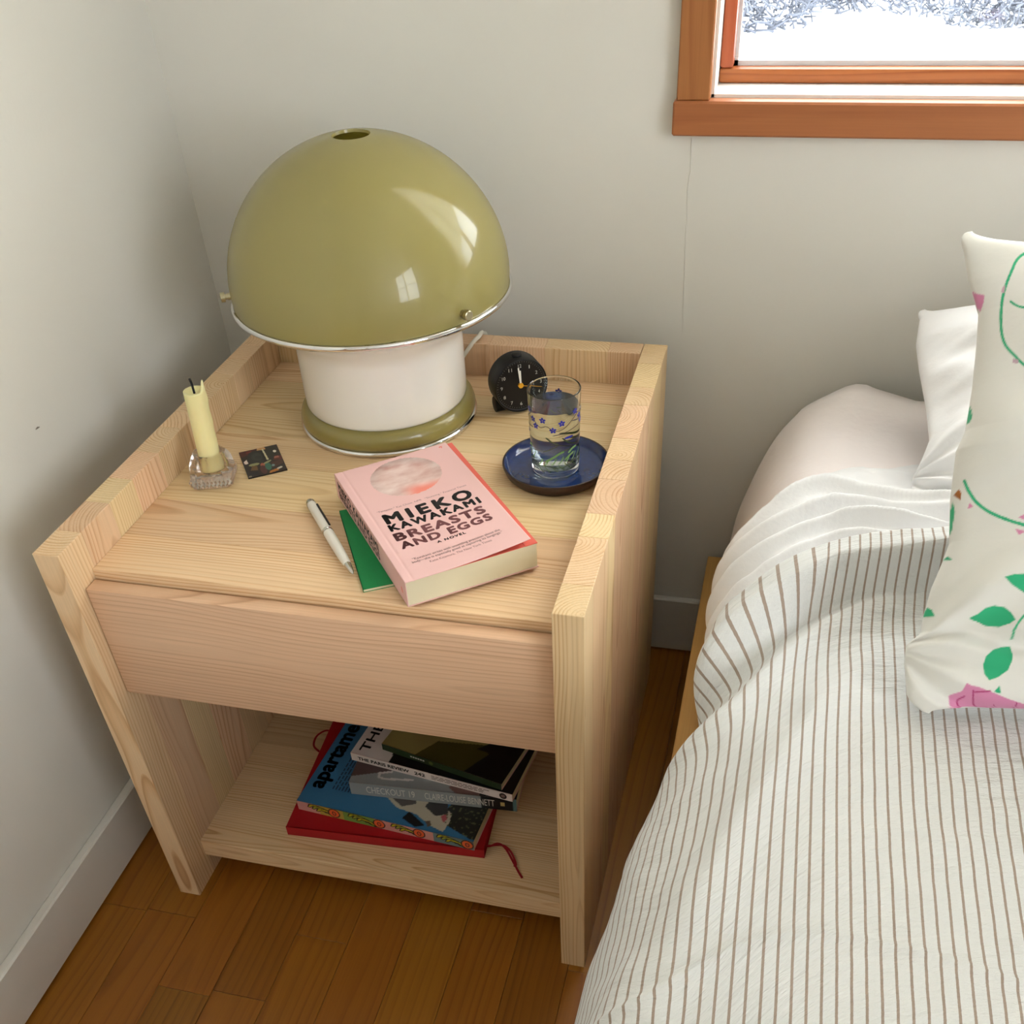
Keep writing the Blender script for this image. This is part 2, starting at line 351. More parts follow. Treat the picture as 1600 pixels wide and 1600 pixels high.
# door in the front wall
dr = empty('door_1', (.45, YF, 0)); dr['kind'] = 'structure'
box('door_leaf', (-.40, .0, 0), (.40, .035, 2.02), white_m, dr, .003)
for s in (-1, 1): box('door_casing', (s*.44-.035, 0, 0), (s*.44+.035, .03, 2.06), cedar, dr, .002)
box('door_casing', (-.475, 0, 2.02), (.475, .03, 2.09), cedar, dr, .002)
link('door_handle', tube([(.33, .035, 1.0), (.33, .08, 1.0), (.33, .085, 1.0), (.23, .085, 1.0)], .009, 10), mat('door_handle_metal', (170, 168, 160), .3, metal=1), dr, smooth=True)

# ------------------------------------------------------------------ outdoors
snow_m = mat('snow', (238, 242, 248), .8, bump=(6, .3, .03))
def gz(x, y): return -.15+.10*mnoise.noise(Vector((x*.5, y*.5, 0)))+.03*mnoise.noise(Vector((x*1.9, y*1.9, 3)))+.02*max(0, y-3)
gm = grid(lambda u, v: (-7+16*u, .78+12*v, gz(-7+16*u, .78+12*v)), 60, 50)
tag(link('ground', gm, snow_m, smooth=True), kind='structure')
g2 = grid(lambda u, v: (XR+T+.02+8*u, -9+9.7*v, -.2), 2, 2); tag(link('ground', g2, snow_m), kind='structure')
twig_m = mat('frosted_twig', (76, 79, 87), .8)
def bush(x, y, r, n, lab):
    z = gz(x, y); e = empty('shrub', (x, y, z)); rnd = random.Random(int(x*100)+n); bm = bmesh.new()
    for q in range(n):
        a = rnd.uniform(0, 6.28); rr = r*math.sqrt(rnd.random())*.95; L = r*rnd.uniform(.15, .45); z0 = rnd.uniform(-.02, .75)*r*math.sqrt(max(0, 1-(rr/r)**2))
        d = Vector((rnd.uniform(-1, 1), rnd.uniform(-1, 1), rnd.uniform(-.1, 1))).normalized(); o = Vector((math.cos(a)*rr, math.sin(a)*rr*.8, z0))
        pts = [o, o+d*L*.5+Vector((rnd.uniform(-.04, .04), rnd.uniform(-.04, .04), 0))*r, o+d*L]
        t_ = tube(pts, [.006, .004, .002], 4); bm.from_mesh(t_); bpy.data.meshes.remove(t_)
    me = bpy.data.meshes.new('twigs'); bm.to_mesh(me); bm.free(); link('twigs', me, twig_m, e)['kind'] = 'stuff'
    cap = bmesh.new()
    for q in range(int(n/9)):
        a = rnd.uniform(0, 6.28); rr = r*rnd.uniform(.1, .8); c = Vector((math.cos(a)*rr, math.sin(a)*rr, r*rnd.uniform(.05, .7)))
        g = bmesh.ops.create_icosphere(cap, subdivisions=2, radius=r*rnd.uniform(.03, .09), matrix=Matrix.Translation(c) @ Matrix.Diagonal((1.4, 1.2, .5, 1)))
    me = bpy.data.meshes.new('snow_clump'); cap.to_mesh(me); cap.free(); link('snow_clump', me, snow_m, e, smooth=True)['kind'] = 'stuff'
    tag(e, lab, 'shrub')
for px_, py_, r_, n_, l_ in ((1190, 40, .27, 420, 'wide bare frosted shrub in the snow outside the window'), (1305, 14, .24, 340, 'frosted shrub in the snow beside a wider one'), (1430, 20, .18, 160, 'small bare frosted shrub alone in the snow outside'), (1550, 38, .24, 380, 'tall bare frosted shrub in the snow beyond the window')):
    zz = -.15
    for _ in range(12): p = onz(px_, py_, zz); zz = .5*zz+.5*gz(p[0], p[1])
    bush(p[0], p[1], r_, n_, l_)

# ------------------------------------------------------------------ nightstand
NW, ND, NH, NT = .52, .5228, .5201, .0276
ZT = .4807
ns = tag(empty('nightstand', (0, 0, 0)), 'pale pine nightstand with one drawer and an open shelf', 'nightstand')
def widths(total, lo, hi, rnd):
    w = []
    while sum(w) < total: w.append(rnd.uniform(lo, hi))
    k = total/sum(w); return [x*k for x in w]
def staves(part, lo, hi, along, seed, grain, m, nm='stave', wlo=.035, whi=.075, rows=None):
    p = empty(part, (0, 0, 0), parent=ns); rnd = random.Random(seed); i = {'x': 0, 'y': 1}[along]; c = lo[i]
    for w in (rows or widths(hi[i]-lo[i], wlo, whi, rnd)):
        l2, h2 = list(lo), list(hi); l2[i] = c; h2[i] = c+w; c += w
        board(nm, l2, h2, grain, m, p, .0005)
    return p
staves('side_panel', (0, 0, 0), (NT, ND, NH), 'y', 3, 'z', pine)
staves('side_panel', (NW-NT, 0, 0), (NW, ND, NH), 'y', 8, 'z', pine)
staves('back_panel', (NT, ND-NT, .0659), (NW-NT-.0008, ND, NH), 'x', 5, 'z', pine, wlo=.04, whi=.085)
staves('top_panel', (NT, .0356, ZT-.018), (NW-NT, ND-NT, ZT), 'y', 11, 'x', pine, wlo=.05, whi=.09)
staves('shelf', (NT, .0356, .0384), (NW-NT, ND-NT, .0659), 'y', 14, 'x', pine, wlo=.08, whi=.12)
dw = empty('drawer', (0, 0, 0), parent=ns)
board('drawer_front', (NT+.0012, .0156, .3361), (NW-NT-.0012, .0325, .4713), 'x', pine_r, dw, .0012, 2)
board('drawer_side', (NT+.006, .0346, .345), (NT+.018, ND-NT-.03, .455), 'y', pine_r, dw); board('drawer_side', (NW-NT-.018, .0346, .345), (NW-NT-.006, ND-NT-.03, .455), 'y', pine_r, dw)
board('drawer_bottom', (NT+.018, .0346, .347), (NW-NT-.018, ND-NT-.042, .354), 'x', pine_r, dw); board('drawer_back', (NT+.018, ND-NT-.042, .347), (NW-NT-.018, ND-NT-.03, .455), 'x', pine_r, dw)

# ------------------------------------------------------------------ mushroom lamp
LX, LY = .2154, .3812
olive = mat('olive_plastic', (176, 165, 104), .22, coat=.6, spec=.5, var=(9, .03))
nt = olive.node_tree; pb = nt.nodes['Principled BSDF']; out = nt.nodes['Material Output']
tl = nt.nodes.new('ShaderNodeBsdfTranslucent'); tl.inputs['Color'].default_value = lin((208, 200, 132)); mxs = nt.nodes.new('ShaderNodeMixShader'); mxs.inputs[0].default_value = .35
nt.links.new(pb.outputs[0], mxs.inputs[1]); nt.links.new(tl.outputs[0], mxs.inputs[2]); nt.links.new(mxs.outputs[0], out.inputs[0])
olive2 = mat('olive_lacquer', (140, 128, 70), .3, coat=.5)
opal = mat('white_opal_plastic', (236, 230, 220), .25, coat=.3, sss=.15)
chrome = mat('chrome', (225, 225, 225), .08, metal=1)
knobm = mat('nickel_knob', (180, 172, 140), .3, metal=1)
lamp = tag(empty('table_lamp', (LX, LY, ZT)), 'mushroom table lamp with olive dome shade and white drum body', 'lamp')
def z_(z): return z-ZT
link('base_ring', lathe([(.0, .0005), (.100, .0005), (.1020, .001), (.1030, .003), (.1025, .0055), (.099, .0065), (0, .0065)], 96), chrome, lamp, smooth=True)
link('base', lathe([(0, .0055), (.0985, .0055), (.1008, .0085), (.1012, .013), (.0995, .019), (.0965, .0235), (.0925, .0258), (0, .0262)], 96), olive2, lamp, smooth=True)
bp_ = [(.0, .0255), (.088, .0255), (.0912, .027), (.0922, .030)]+[(.0925, .03+.012*i) for i in range(1, 6)]
fl = [(.0925+.0545*(t**1.9), .094+.050*t**.9) for t in [i/12 for i in range(13)]]
inner = [(r-.003, z+.001) for r, z in fl][::-1]+[(.0895, .05), (.0895, .032), (0, .032)]
o = link('body', lathe(bp_+fl+inner, 96), opal, lamp, smooth=True); autosmooth(o, 50)
link('rim_ring', lathe([(.1462, z_(.6255)), (.1490, z_(.6238)), (.1508, z_(.6258)), (.1508, z_(.6285)), (.1490, z_(.6302)), (.1462, z_(.6290))], 128, True), chrome, lamp, smooth=True)
ZC_, A_, B_, E_ = .642, .1485, .1385, 1.95
th = [.135+(math.pi/2-.135)*i/47 for i in range(48)]
op = [(A_*math.sin(t)**(2/E_), z_(ZC_+B_*max(0, math.cos(t))**(2/E_))) for t in th]+[(A_*.998, z_(.636)), (A_*.994, z_(.630))]
ip = [(max(.0165, r-.0028) if i > 0 else r-.0006, z-(.0026 if i < 30 else .001)) for i, (r, z) in enumerate(op)]
o = link('shade', lathe(op+ip[::-1], 128, True), olive, lamp, smooth=True); autosmooth(o, 60)
for a in (207.5, 327.3, 87.4):
    a = math.radians(a); d = Vector((math.cos(a), math.sin(a), 0)); c = d*.1470+Vector((0, 0, z_(.6405)))
    k = link('shade_screw', tube([c, c+d*.0045, c+d*.0046, c+d*.0069, c+d*.0070, c+d*.0112, c+d*.0118], [.0036, .0036, .0028, .0028, .0051, .0051, .0042], 14), knobm, lamp); autosmooth(k, 30)
link('lamp_holder', lathe([(0, .03), (.018, .03), (.018, .085), (0, .085)], 24), mat('lamp_holder_black', (30, 30, 30), .5), lamp)
link('bulb', lathe([(0, .085), (.012, .086), (.014, .10), (.028, .128), (.030, .145), (.022, .163), (0, .17)], 32), mat('bulb_glass', (240, 238, 230), .2), lamp, smooth=True)
cpts = [(.02, .088, .004), (.045, .094, .006), (.058, .104, .022), (.072, .116, .040), (.077, .126, .0435), (.077, .144, .040), (.076, .165, .01), (.075, .172, -.15), (.074, .175, -.40), (.09, .172, -.474)]
link('cord', tube(spline(cpts, 8), .0026, 8), mat('white_cord', (226, 220, 204), .5), lamp, smooth=True)

# ------------------------------------------------------------------ alarm clock
blk = mat('matt_black_plastic', (20, 20, 21), .42, spec=.4); dial = mat('dial_black', (7, 8, 12), .35); ctext = mat('dial_print', (206, 206, 202), .6); hand = mat('white_hand', (235, 233, 226), .5)
yel = mat('yellow_hand', (222, 158, 34), .5); dim = mat('dial_tick', (105, 106, 104), .6)
CY = math.radians(34); ck = tag(empty('alarm_clock', (.3690, .4075, ZT), CY), 'small round black alarm clock with white numerals and a yellow hand', 'alarm clock')
CR, CZ = .0312, .0332
def clock_part(name, prof, m, sm=60):   # lathe about the clock's depth axis (local -Y faces the viewer)
    me = lathe(prof, 72)
    for v in me.vertices: v.co = Vector((v.co.x, -v.co.z, v.co.y+CZ))
    return autosmooth(link(name, me, m, ck), sm)
clock_part('case', [(0, -.0275), (.0285, -.0275), (.0310, -.0262), (.0318, -.023), (.0318, -.001), (.0312, .0004), (.0302, .0006), (.0298, -.0004), (.0298, -.0030), (0, -.0030)], blk, 30)
clock_part('dial', [(0, -.0028), (.0296, -.0028)], dial)
clock_part('dial_ring', [(.0292, -.0027), (.0297, -.0003), (.0302, -.0002), (.0304, -.0012)], mat('grey_ring', (70, 70, 72), .3), 60)
FY = .00265
def dialpt(r, deg, y=FY): return Vector((r*math.sin(math.radians(deg)), y, CZ+r*math.cos(math.radians(deg))))
for hnum in range(1, 13):
    s = str(hnum); w = .0026 if len(s) == 1 and s != '1' else (.0010 if s == '1' else .0040); c = dialpt(.0228, hnum*30); hgt = .0040
    text(s, (c.x-w/2, FY-.00005+.0000, c.z-hgt/2), (1, 0, 0), (0, 0, 1), w, hgt, ctext, ck, 'numeral')
bm = bmesh.new()
for q in range(60):
    a, b = dialpt(.0268, q*6), dialpt(.0282, q*6); t = Vector((math.cos(math.radians(q*6)), 0, -math.sin(math.radians(q*6))))*(.00022 if q % 5 else .0004)
    bm.faces.new([bm.verts.new(v) for v in (a-t, a+t, b+t, b-t)])
me = bpy.data.meshes.new('minute_ticks'); bm.to_mesh(me); bm.free(); o = link('minute_ticks', me, dim, ck)
def chand(name, deg, r0, r1, w0, w1, m, y):
    d = dialpt(1, deg, 0)-Vector((0, 0, CZ)); t = Vector((d.z, 0, -d.x)); c = Vector((0, y, CZ)); vs = []
    for yy in (y, y-.0003):
        c = Vector((0, yy, CZ)); vs += [c+d*r0-t*w0, c+d*r0+t*w0, c+d*r1+t*w1, c+d*r1-t*w1]
    return link(name, mesh(vs, [(3, 2, 1, 0), (4, 5, 6, 7), (0, 1, 5, 4), (1, 2, 6, 5), (2, 3, 7, 6), (3, 0, 4, 7)]), m, ck)
chand('hour_hand', -1, 0, .0175, .0011, .0011, hand, .0018); chand('minute_hand', -6, 0, .0215, .00085, .00085, hand, .0013)
chand('second_hand', 104, -.004, .024, .00035, .0002, yel, .0008)
clock_part('hand_hub', [(.0030, -.0026), (.0030, -.0004), (0, -.0003)], yel, 30)
foot = tube([(-.0285, .012, .0095), (-.028, .012, .0095), (.028, .012, .0095), (.0285, .012, .0095)], [.0075, .0090, .0090, .0075], 24)
for v in foot.vertices: v.co = Vector((v.co.x, v.co.y+.004, max(v.co.z, .0003)))
autosmooth(link('foot_bar', foot, blk, ck), 35)
link('snooze_button', lathe([(0, .0), (.006, 0), (.006, .002), (.005, .003), (0, .0032)], 24), blk, ck, loc=(0, .012, CZ+.0312), smooth=True)

# ------------------------------------------------------------------ plate, tumbler, water
PXc, PYc = .4350, .2840
glaze = mat('blue_glaze', (18, 48, 104), .12, coat=.5, var=(160, .22)); clay = mat('dark_brown_clay', (56, 40, 34), .5)
pl = tag(empty('saucer', (PXc, PYc, ZT)), 'dark blue glazed saucer with raw brown rim under a tumbler', 'saucer')
o = link('dish', lathe([(0, .0004), (.046, .0004), (.0495, .0015), (.0535, .006), (.0562, .0135), (.0560, .0150), (.0550, .0153), (.0543, .0146), (.0530, .0110), (.0505, .0060), (.0480, .0045), (0, .0042)], 96), clay, pl); autosmooth(o, 45)
link('glaze', lathe([(0, .0064), (.0475, .0064), (.0502, .0076), (.0528, .0120), (.0542, .0148)], 96), glaze, pl, smooth=True)
glass = mat('clear_glass', (246, 250, 248), .0, trans=1, ior=1.46)
GZ = ZT+.0067; GH = .0905; R0, R1 = .0247, .0272
tb = tag(empty('tumbler', (PXc, PYc-.001, GZ)), 'clear glass tumbler of water printed with blue flowers and green leaves', 'tumbler')
def gr(z): return R0+(R1-R0)*z/GH
go = [(0, .0002), (R0-.0032, .0002), (R0-.0022, .0002), (R0-.0010, .0006), (gr(.0022)-.0002, .0018), (gr(.003), .003), (gr(.004), .004)]+[(gr(z), z) for z in (.02, .045, .07, GH-.0025, GH-.0012, GH-.0007)]+[(R1-.0003, GH-.0002), (R1-.0007, GH), (R1-.0011, GH-.0002), (R1-.00145, GH-.0007), (gr(GH-.0012)-.0015, GH-.0012), (gr(GH-.0025)-.0015, GH-.0025)]
gi = [(gr(z)-.0015, z) for z in (.07, .045, .02, .0125, .0105)]+[(R0-.0019, .0090), (R0-.0030, .0078), (R0-.0045, .0072), (R0-.006, .0070), (0, .0070)]
autosmooth(link('glass', lathe(go+gi, 96), glass, tb), 50)
WL = .0735
water = mat('water', (250, 253, 253), .0, trans=1, ior=1.33)
autosmooth(tag(link('water', lathe([(0, .0069), (R0-.006, .0069), (R0-.0045, .0071), (R0-.0029, .0077), (R0-.0018, .0089), (gr(.0105)-.00145, .0105), (gr(.0125)-.00145, .0125)]+[(gr(z)-.00145, z) for z in (.02, .045, .065, WL)]+[(0, WL)], 96), water, tb)), 50)
pb_, pg_, pn_, pw_ = mat('blue_print', (38, 44, 150), .4), mat('green_print', (120, 158, 92), .4), mat('brown_print', (70, 52, 58), .4), mat('dark_green_print', (70, 92, 44), .4)
def cyl(a, z): r = gr(z)+.0003; return (r*math.sin(a), -r*math.cos(a), z)
def print_line(pts, w, m, nm):      # stroke on the outside of the glass, pts (angle, z)
    vs, fs = [], []; P = spline([(a*R0, z) for a, z in pts], 6)
    for i, p in enumerate(P):
        t = P[min(i+1, len(P)-1)]-P[max(i-1, 0)]; t = t/np.linalg.norm(t); n = np.array((-t[1], t[0]))*w/2*(1 if 0 < i < len(P)-1 else .2)
        for s in (-1, 1): q = p+n*s; vs.append(cyl(q[0]/R0, q[1]))
    for i in range(len(P)-1): fs.append((2*i, 2*i+1, 2*i+3, 2*i+2))
    return link(nm, mesh(vs, fs), m, tb)
def print_blob(a, z, rx, rz, m, nm, n=10, tilt=0):
    vs = [cyl(a, z)]
    for q in range(n):
        w = 6.283*q/n; x, y = rx*math.cos(w), rz*math.sin(w); x, y = x*math.cos(tilt)-y*math.sin(tilt), x*math.sin(tilt)+y*math.cos(tilt); vs.append(cyl(a+x/R0, z+y))
    return vs, [(0, 1+q, 1+(q+1) % n) for q in range(n)]
def print_flower(a, z, r=.0031):
    vs, fs = [], []
    for q in range(5):
        w = 1.2566*q+.4; v, f = print_blob(a+math.cos(w)*r*.62/R0, z+math.sin(w)*r*.62, r*.5, r*.36, pb_, '', 8, w); k = len(vs); vs += v; fs += [tuple(i+k for i in t) for t in f]
    link('flower_print', mesh(vs, fs), pb_, tb)
A0 = .37       # angle that faces the camera
for rep in range(3):
    s = rep*2.0944+A0
    print_line([(s-1.05, .066), (s-.75, .059), (s-.45, .061), (s-.15, .056), (s+.2, .058), (s+.55, .065), (s+.9, .071)], .0006, pn_, 'branch_print')
    print_line([(s-.25, .051), (s+.2, .053), (s+.65, .0555), (s+1.0, .056)], .0007, pn_, 'branch_print')
    for a, z in ((-.62, .067), (.12, .064), (-.22, .057), (.72, .073), (1.0, .0655), (-.95, .059)): print_flower(s+a, z)
    v, f = print_blob(s+.42, .047, .0052, .0013, pb_, '', 10, .05); link('bird_print', mesh(v, f), pb_, tb)
    for (a0, z0, a1, z1) in ((-.9, .006, 1.1, .020),):
        print_line([(s-1.0, .014), (s-.5, .0155), (s-.1, .0135), (s+.3, .0145), (s+.7, .019), (s+1.0, .021)], .0008, pw_, 'stem_print')
        for q in range(7):
            a = s-.9+.29*q; z = .0150+.001*q
            print_line([(a, z), (a+.12, z+.003), (a+.22, z+.0085)], .0010, pg_, 'leaf_print'); print_line([(a, z-.001), (a+.13, z-.005), (a+.28, z-.0085)], .0008, pw_, 'leaf_print')
    for a, z, t in ((.0, .030, .5), (.45, .026, .7), (-.35, .024, .9), (.6, .033, .2)):
        print_line([(s+a-.22, z-.004), (s+a, z), (s+a+.22, z+.004*t)], .0022, pg_, 'leaf_print')

# ------------------------------------------------------------------ candle in a glass holder
hc = np.array([.0735, .2105]); hrot = math.radians(18)
hold = tag(empty('candle_holder', (hc[0], hc[1], ZT), hrot), 'square cut glass candle holder with a faceted base', 'candle holder')
S, Hh = .0215, .034
cl = mat('pressed_glass', (246, 238, 232), .16, trans=1, ior=1.30)
vs, fs = [], []
def octo(s, c, z): return [(s, -s+c, z), (s, s-c, z), (s-c, s, z), (-s+c, s, z), (-s, s-c, z), (-s, -s+c, z), (-s+c, -s, z), (s-c, -s, z)]
rings = [octo(S*.92, .004, .0003), octo(S*1.02, .005, .004), octo(S*1.0, .006, .010), octo(S*.93, .007, .024), octo(S*.80, .009, Hh-.002), octo(S*.72, .010, Hh)]
for r in rings: vs += r
for i in range(len(rings)-1):
    for q in range(8): fs.append((i*8+q, i*8+(q+1) % 8, (i+1)*8+(q+1) % 8, (i+1)*8+q))
fs.append(tuple(range(8))[::-1])
wr = [[(r*math.cos(math.radians(-22.5+45*q-22.5)), r*math.sin(math.radians(-22.5+45*q-22.5)), z) for q in range(8)] for r, z in ((.0122, Hh-.0005), (.0112, .016), (.010, .0135))]
base = len(vs)
for r in wr: vs += r
t0 = (len(rings)-1)*8
for q in range(8): fs.append((t0+q, t0+(q+1) % 8, base+(q+1) % 8, base+q))
for i in range(2):
    for q in range(8): fs.append((base+i*8+q, base+i*8+(q+1) % 8, base+(i+1)*8+(q+1) % 8, base+(i+1)*8+q))
fs.append(tuple(base+16+q for q in range(8)))
me = mesh(vs, fs); bm = bmesh.new(); bm.from_mesh(me); bmesh.ops.recalc_face_normals(bm, faces=bm.faces); bm.to_mesh(me); bm.free()
link('holder_body', me, cl, hold)
bm = bmesh.new()      # cut studs round the base
for side in range(4):
    for q in range(9):
        for row in range(2):
            x = -S*.8+S*1.6*q/8+(.0012 if row else 0); p = Vector((x, -S*1.005, .004+.0042*row)); p.rotate(Matrix.Rotation(side*math.pi/2, 3, 'Z'))
            bmesh.ops.create_icosphere(bm, subdivisions=1, radius=.0018, matrix=Matrix.Translation(p))
me = bpy.data.meshes.new('studs'); bm.to_mesh(me); bm.free(); o = link('studs', me, cl, hold); o['kind'] = 'stuff'
wax = mat('ivory_wax', (238, 228, 170), .45, sss=.35, bump=(70, .3, .001))
cb = ZT+.0155; CHh = .0925
cn = tag(empty('candle', (hc[0]+.0005, hc[1], cb)), 'half-burnt ivory candle with a black wick standing in cut glass', 'candle')
def candle_pos(u, v):
    a = 2*math.pi*u; z = v*(CHh-.004); r = .0114-.0006*v
    d = (a-math.radians(20)+math.pi) % (2*math.pi)-math.pi
    r += .0012*math.exp(-(d/.22)**2)*(1+.5*math.sin(z*260))*(z/CHh)
    if v > .98: z += .0105*math.exp(-(d/.38)**2)
    return (r*math.cos(a)+.0032*v, r*math.sin(a), z)
nu, nv = 48, 40; ring = [[candle_pos(i/nu, j/nv) for i in range(nu)] for j in range(nv+1)]
top = ring[-1]; cx0 = .0032
ring.append([(cx0+(x-cx0)*.86, y*.86, z-.0005) for x, y, z in top]); ring.append([(cx0+(x-cx0)*.55, y*.55, CHh-.0065) for x, y, z in top]); ring.append([(cx0+(x-cx0)*.1, y*.1, CHh-.0072) for x, y, z in top])
vs = [p for r in ring for p in r]; fs = [(j*nu+i, j*nu+(i+1) % nu, (j+1)*nu+(i+1) % nu, (j+1)*nu+i) for j in range(len(ring)-1) for i in range(nu)]+[tuple(range(nu))[::-1], tuple((len(ring)-1)*nu+i for i in range(nu))]
link('wax', mesh(vs, fs), wax, cn, smooth=True)
link('wick', tube(spline([(.0032, 0, CHh-.008), (.003, 0, CHh+.002), (.0018, .0005, CHh+.0085)], 5), .0012, 8), mat('burnt_wick', (14, 14, 18), .9), cn, smooth=True)

# ------------------------------------------------------------------ picture tile
q = [onz(x, y, ZT+.0018)[:2] for x, y in ((388, 747), (449, 733), (432, 694), (370, 708))]
tO = q[0]; tU = q[1]-q[0]; tV = q[3]-q[0]
tw, thh = np.linalg.norm(tU), np.linalg.norm(tV); rz = math.atan2(tU[1], tU[0])
tile = tag(empty('picture_tile', (tO[0], tO[1], ZT), rz), 'small glossy dark picture tile lying beside the candle holder', 'picture tile')
box('tile_body', (0, 0, .0002), (tw, thh, .0016), mat('tile_edge', (18, 12, 10), .4), tile)
gp = painted('tile_print', .3, coat=.3)
n = 110; me = grid(lambda u, v: (u*tw, v*thh, .0018), n, int(n*.72)); nn = (n+1)
P = np.array([(v.co.x/tw*100, v.co.y/thh*100) for v in me.vertices]); Cc = np.tile(np.array(lin((34, 20, 14))), (len(P), 1))
def pc(poly, c): Cc[inpoly(P, poly)] = lin(c)
def ell(cx, cy, rx, ry, rot=0, k=24): return [(cx+rx*math.cos(a)*math.cos(rot)-ry*math.sin(a)*math.sin(rot), cy+rx*math.cos(a)*math.sin(rot)+ry*math.sin(a)*math.cos(rot)) for a in [6.283*i/k for i in range(k)]]
pc([(0, 78), (45, 88), (45, 100), (0, 100)], (78, 26, 20)); pc([(16, 88), (32, 90), (30, 97), (18, 97)], (120, 40, 32)); pc([(44, 92), (70, 90), (66, 100), (48, 100)], (206, 150, 92))
pc(ell(39, 68, 24, 26), (26, 30, 26)); pc(ell(40, 70, 14, 15), (40, 46, 40)); pc(ell(42, 66, 8, 7), (24, 28, 26)); pc(ell(80, 78, 16, 22), (28, 28, 18)); pc([(58, 93), (62, 94), (66, 50), (61, 50)], (206, 198, 160))
pc([(3, 60), (12, 66), (13, 52), (8, 50), (4, 52)], (232, 212, 200)); pc(ell(26, 43, 14, 5), (150, 150, 100)); pc(ell(88, 76, 4, 5), (236, 228, 206)); pc([(76, 44), (100, 40), (100, 56), (84, 60)], (96, 36, 24)); pc([(80, 50), (94, 50), (92, 56), (82, 57)], (176, 104, 84))
pc([(66, 18), (98, 26), (98, 42), (70, 38)], (74, 38, 24)); pc([(12, 24), (30, 20), (32, 36), (20, 40)], (110, 76, 30)); pc(ell(46, 36, 6, 6), (168, 86, 62)); pc(ell(44, 18, 8, 16), (84, 42, 38)); pc(ell(58, 26, 8, 14), (46, 104, 84)); pc(ell(60, 42, 12, 3, .35), (158, 156, 110)); pc([(54, 0), (80, 4), (78, 12), (58, 8)], (190, 118, 44)); pc(ell(84, 12, 8, 3, .2), (214, 206, 190)); pc([(4, 2), (30, 4), (28, 16), (6, 18)], (20, 16, 18)); pc([(2, 0), (10, 1), (9, 6), (3, 6)], (140, 128, 104)); pc(ell(71, 26, 4, 4), (120, 150, 150))
color_attr(me, Cc); link('printed_face', me, gp, tile)

# ------------------------------------------------------------------ pen
a3 = onz(485, 786, ZT+.0052); b3 = onz(552, 899, ZT+.004); pd = b3-a3; pd[2] = 0; PL = np.linalg.norm(pd); pang = math.atan2(pd[1], pd[0])
pen = tag(empty('pen', (a3[0], a3[1], ZT+.0058), pang), 'white ballpoint pen with chrome trim and a dark clip', 'pen')
def xl(prof, n=24):
    me = lathe(prof, n)
    for v in me.vertices: v.co = Vector((v.co.z, v.co.x, v.co.y))
    return me
pw = mat('white_lacquer', (232, 228, 218), .28, coat=.3); pch = mat('pen_chrome', (200, 198, 192), .15, metal=1); pbk = mat('pen_black', (22, 20, 24), .4)
autosmooth(link('barrel', xl([(.0046, .0052), (.0049, .010), (.0050, PL*.42), (.0051, PL*.425)]), pw, pen), 40)
autosmooth(link('front_barrel', xl([(.0052, PL*.455), (.0052, PL*.6), (.0047, PL*.78), (.0037, PL*.885)]), pw, pen), 40)
autosmooth(link('centre_band', xl([(.0050, PL*.420), (.0055, PL*.425), (.0055, PL*.436), (.0050, PL*.438), (.0055, PL*.441), (.0055, PL*.452), (.0051, PL*.456)]), pch, pen), 30)
autosmooth(link('tip', xl([(.0037, PL*.884), (.0028, PL*.945), (.0021, PL*.975), (.0011, PL*.99), (.0006, PL)]), pch, pen), 30)
autosmooth(link('cap_ring', xl([(.0047, .0053), (.0050, .0048), (.0050, .0036), (.0042, .0034), (.0042, .0026), (.0049, .0024), (.0049, .0012), (.0044, .001)]), pch, pen), 30)
autosmooth(link('cap_end', xl([(.0046, .0012), (.0040, -.0010), (.0022, -.002), (0, -.0022)]), pbk, pen), 50)
box('clip', (.012, .0030, .0028), (PL*.40, .0052, .0046), pbk, pen, .0006)

# ------------------------------------------------------------------ books
paper = mat('page_edges', (226, 216, 184), .8, bump=(900, .2, .0003))
def paperback(name, org, ang, w, d, h, covers, lab, pages=paper, spine='left', ct=.0006, inset=.001, cat='book', group=None):
    """lies flat, local origin = front-left bottom corner, covers = (top mat, spine mat, bottom mat); spine on the 'left' (x=0) or 'front' (y=0)"""
    b = tag(empty(name, org, ang), lab, cat, group)
    i0 = inset
    box('page_block', (ct if spine == 'left' else i0, i0 if spine == 'left' else ct, ct), (w-i0, d-i0, h-ct), pages, b)
    box('back_cover', (0, 0, 0), (w, d, ct), covers[2], b)
    if spine == 'left': box('spine', (0, 0, 0), (ct, d, h), covers[1], b)
    else: box('spine', (0, 0, 0), (w, ct, h), covers[1], b)
    return b
# green notebook
NBT = .0034
p0 = onz(568, 926, ZT)[:2]; p1 = onz(530, 798, ZT+NBT)[:2]; v = p1-p0; nl = np.linalg.norm(v); nang = math.atan2(v[1], v[0])-math.pi/2
grn = mat('green_card', (14, 134, 72), .6, var=(400, .05))
nb = paperback('notebook', (p0[0], p0[1], ZT), nang, .090, nl, NBT, (grn, grn, grn), 'thin green notebook lying under the pink paperback', cat='notebook', ct=.0005, inset=.0004)
box('front_cover', (0, 0, NBT-.0005), (.090, nl, NBT), grn, nb)
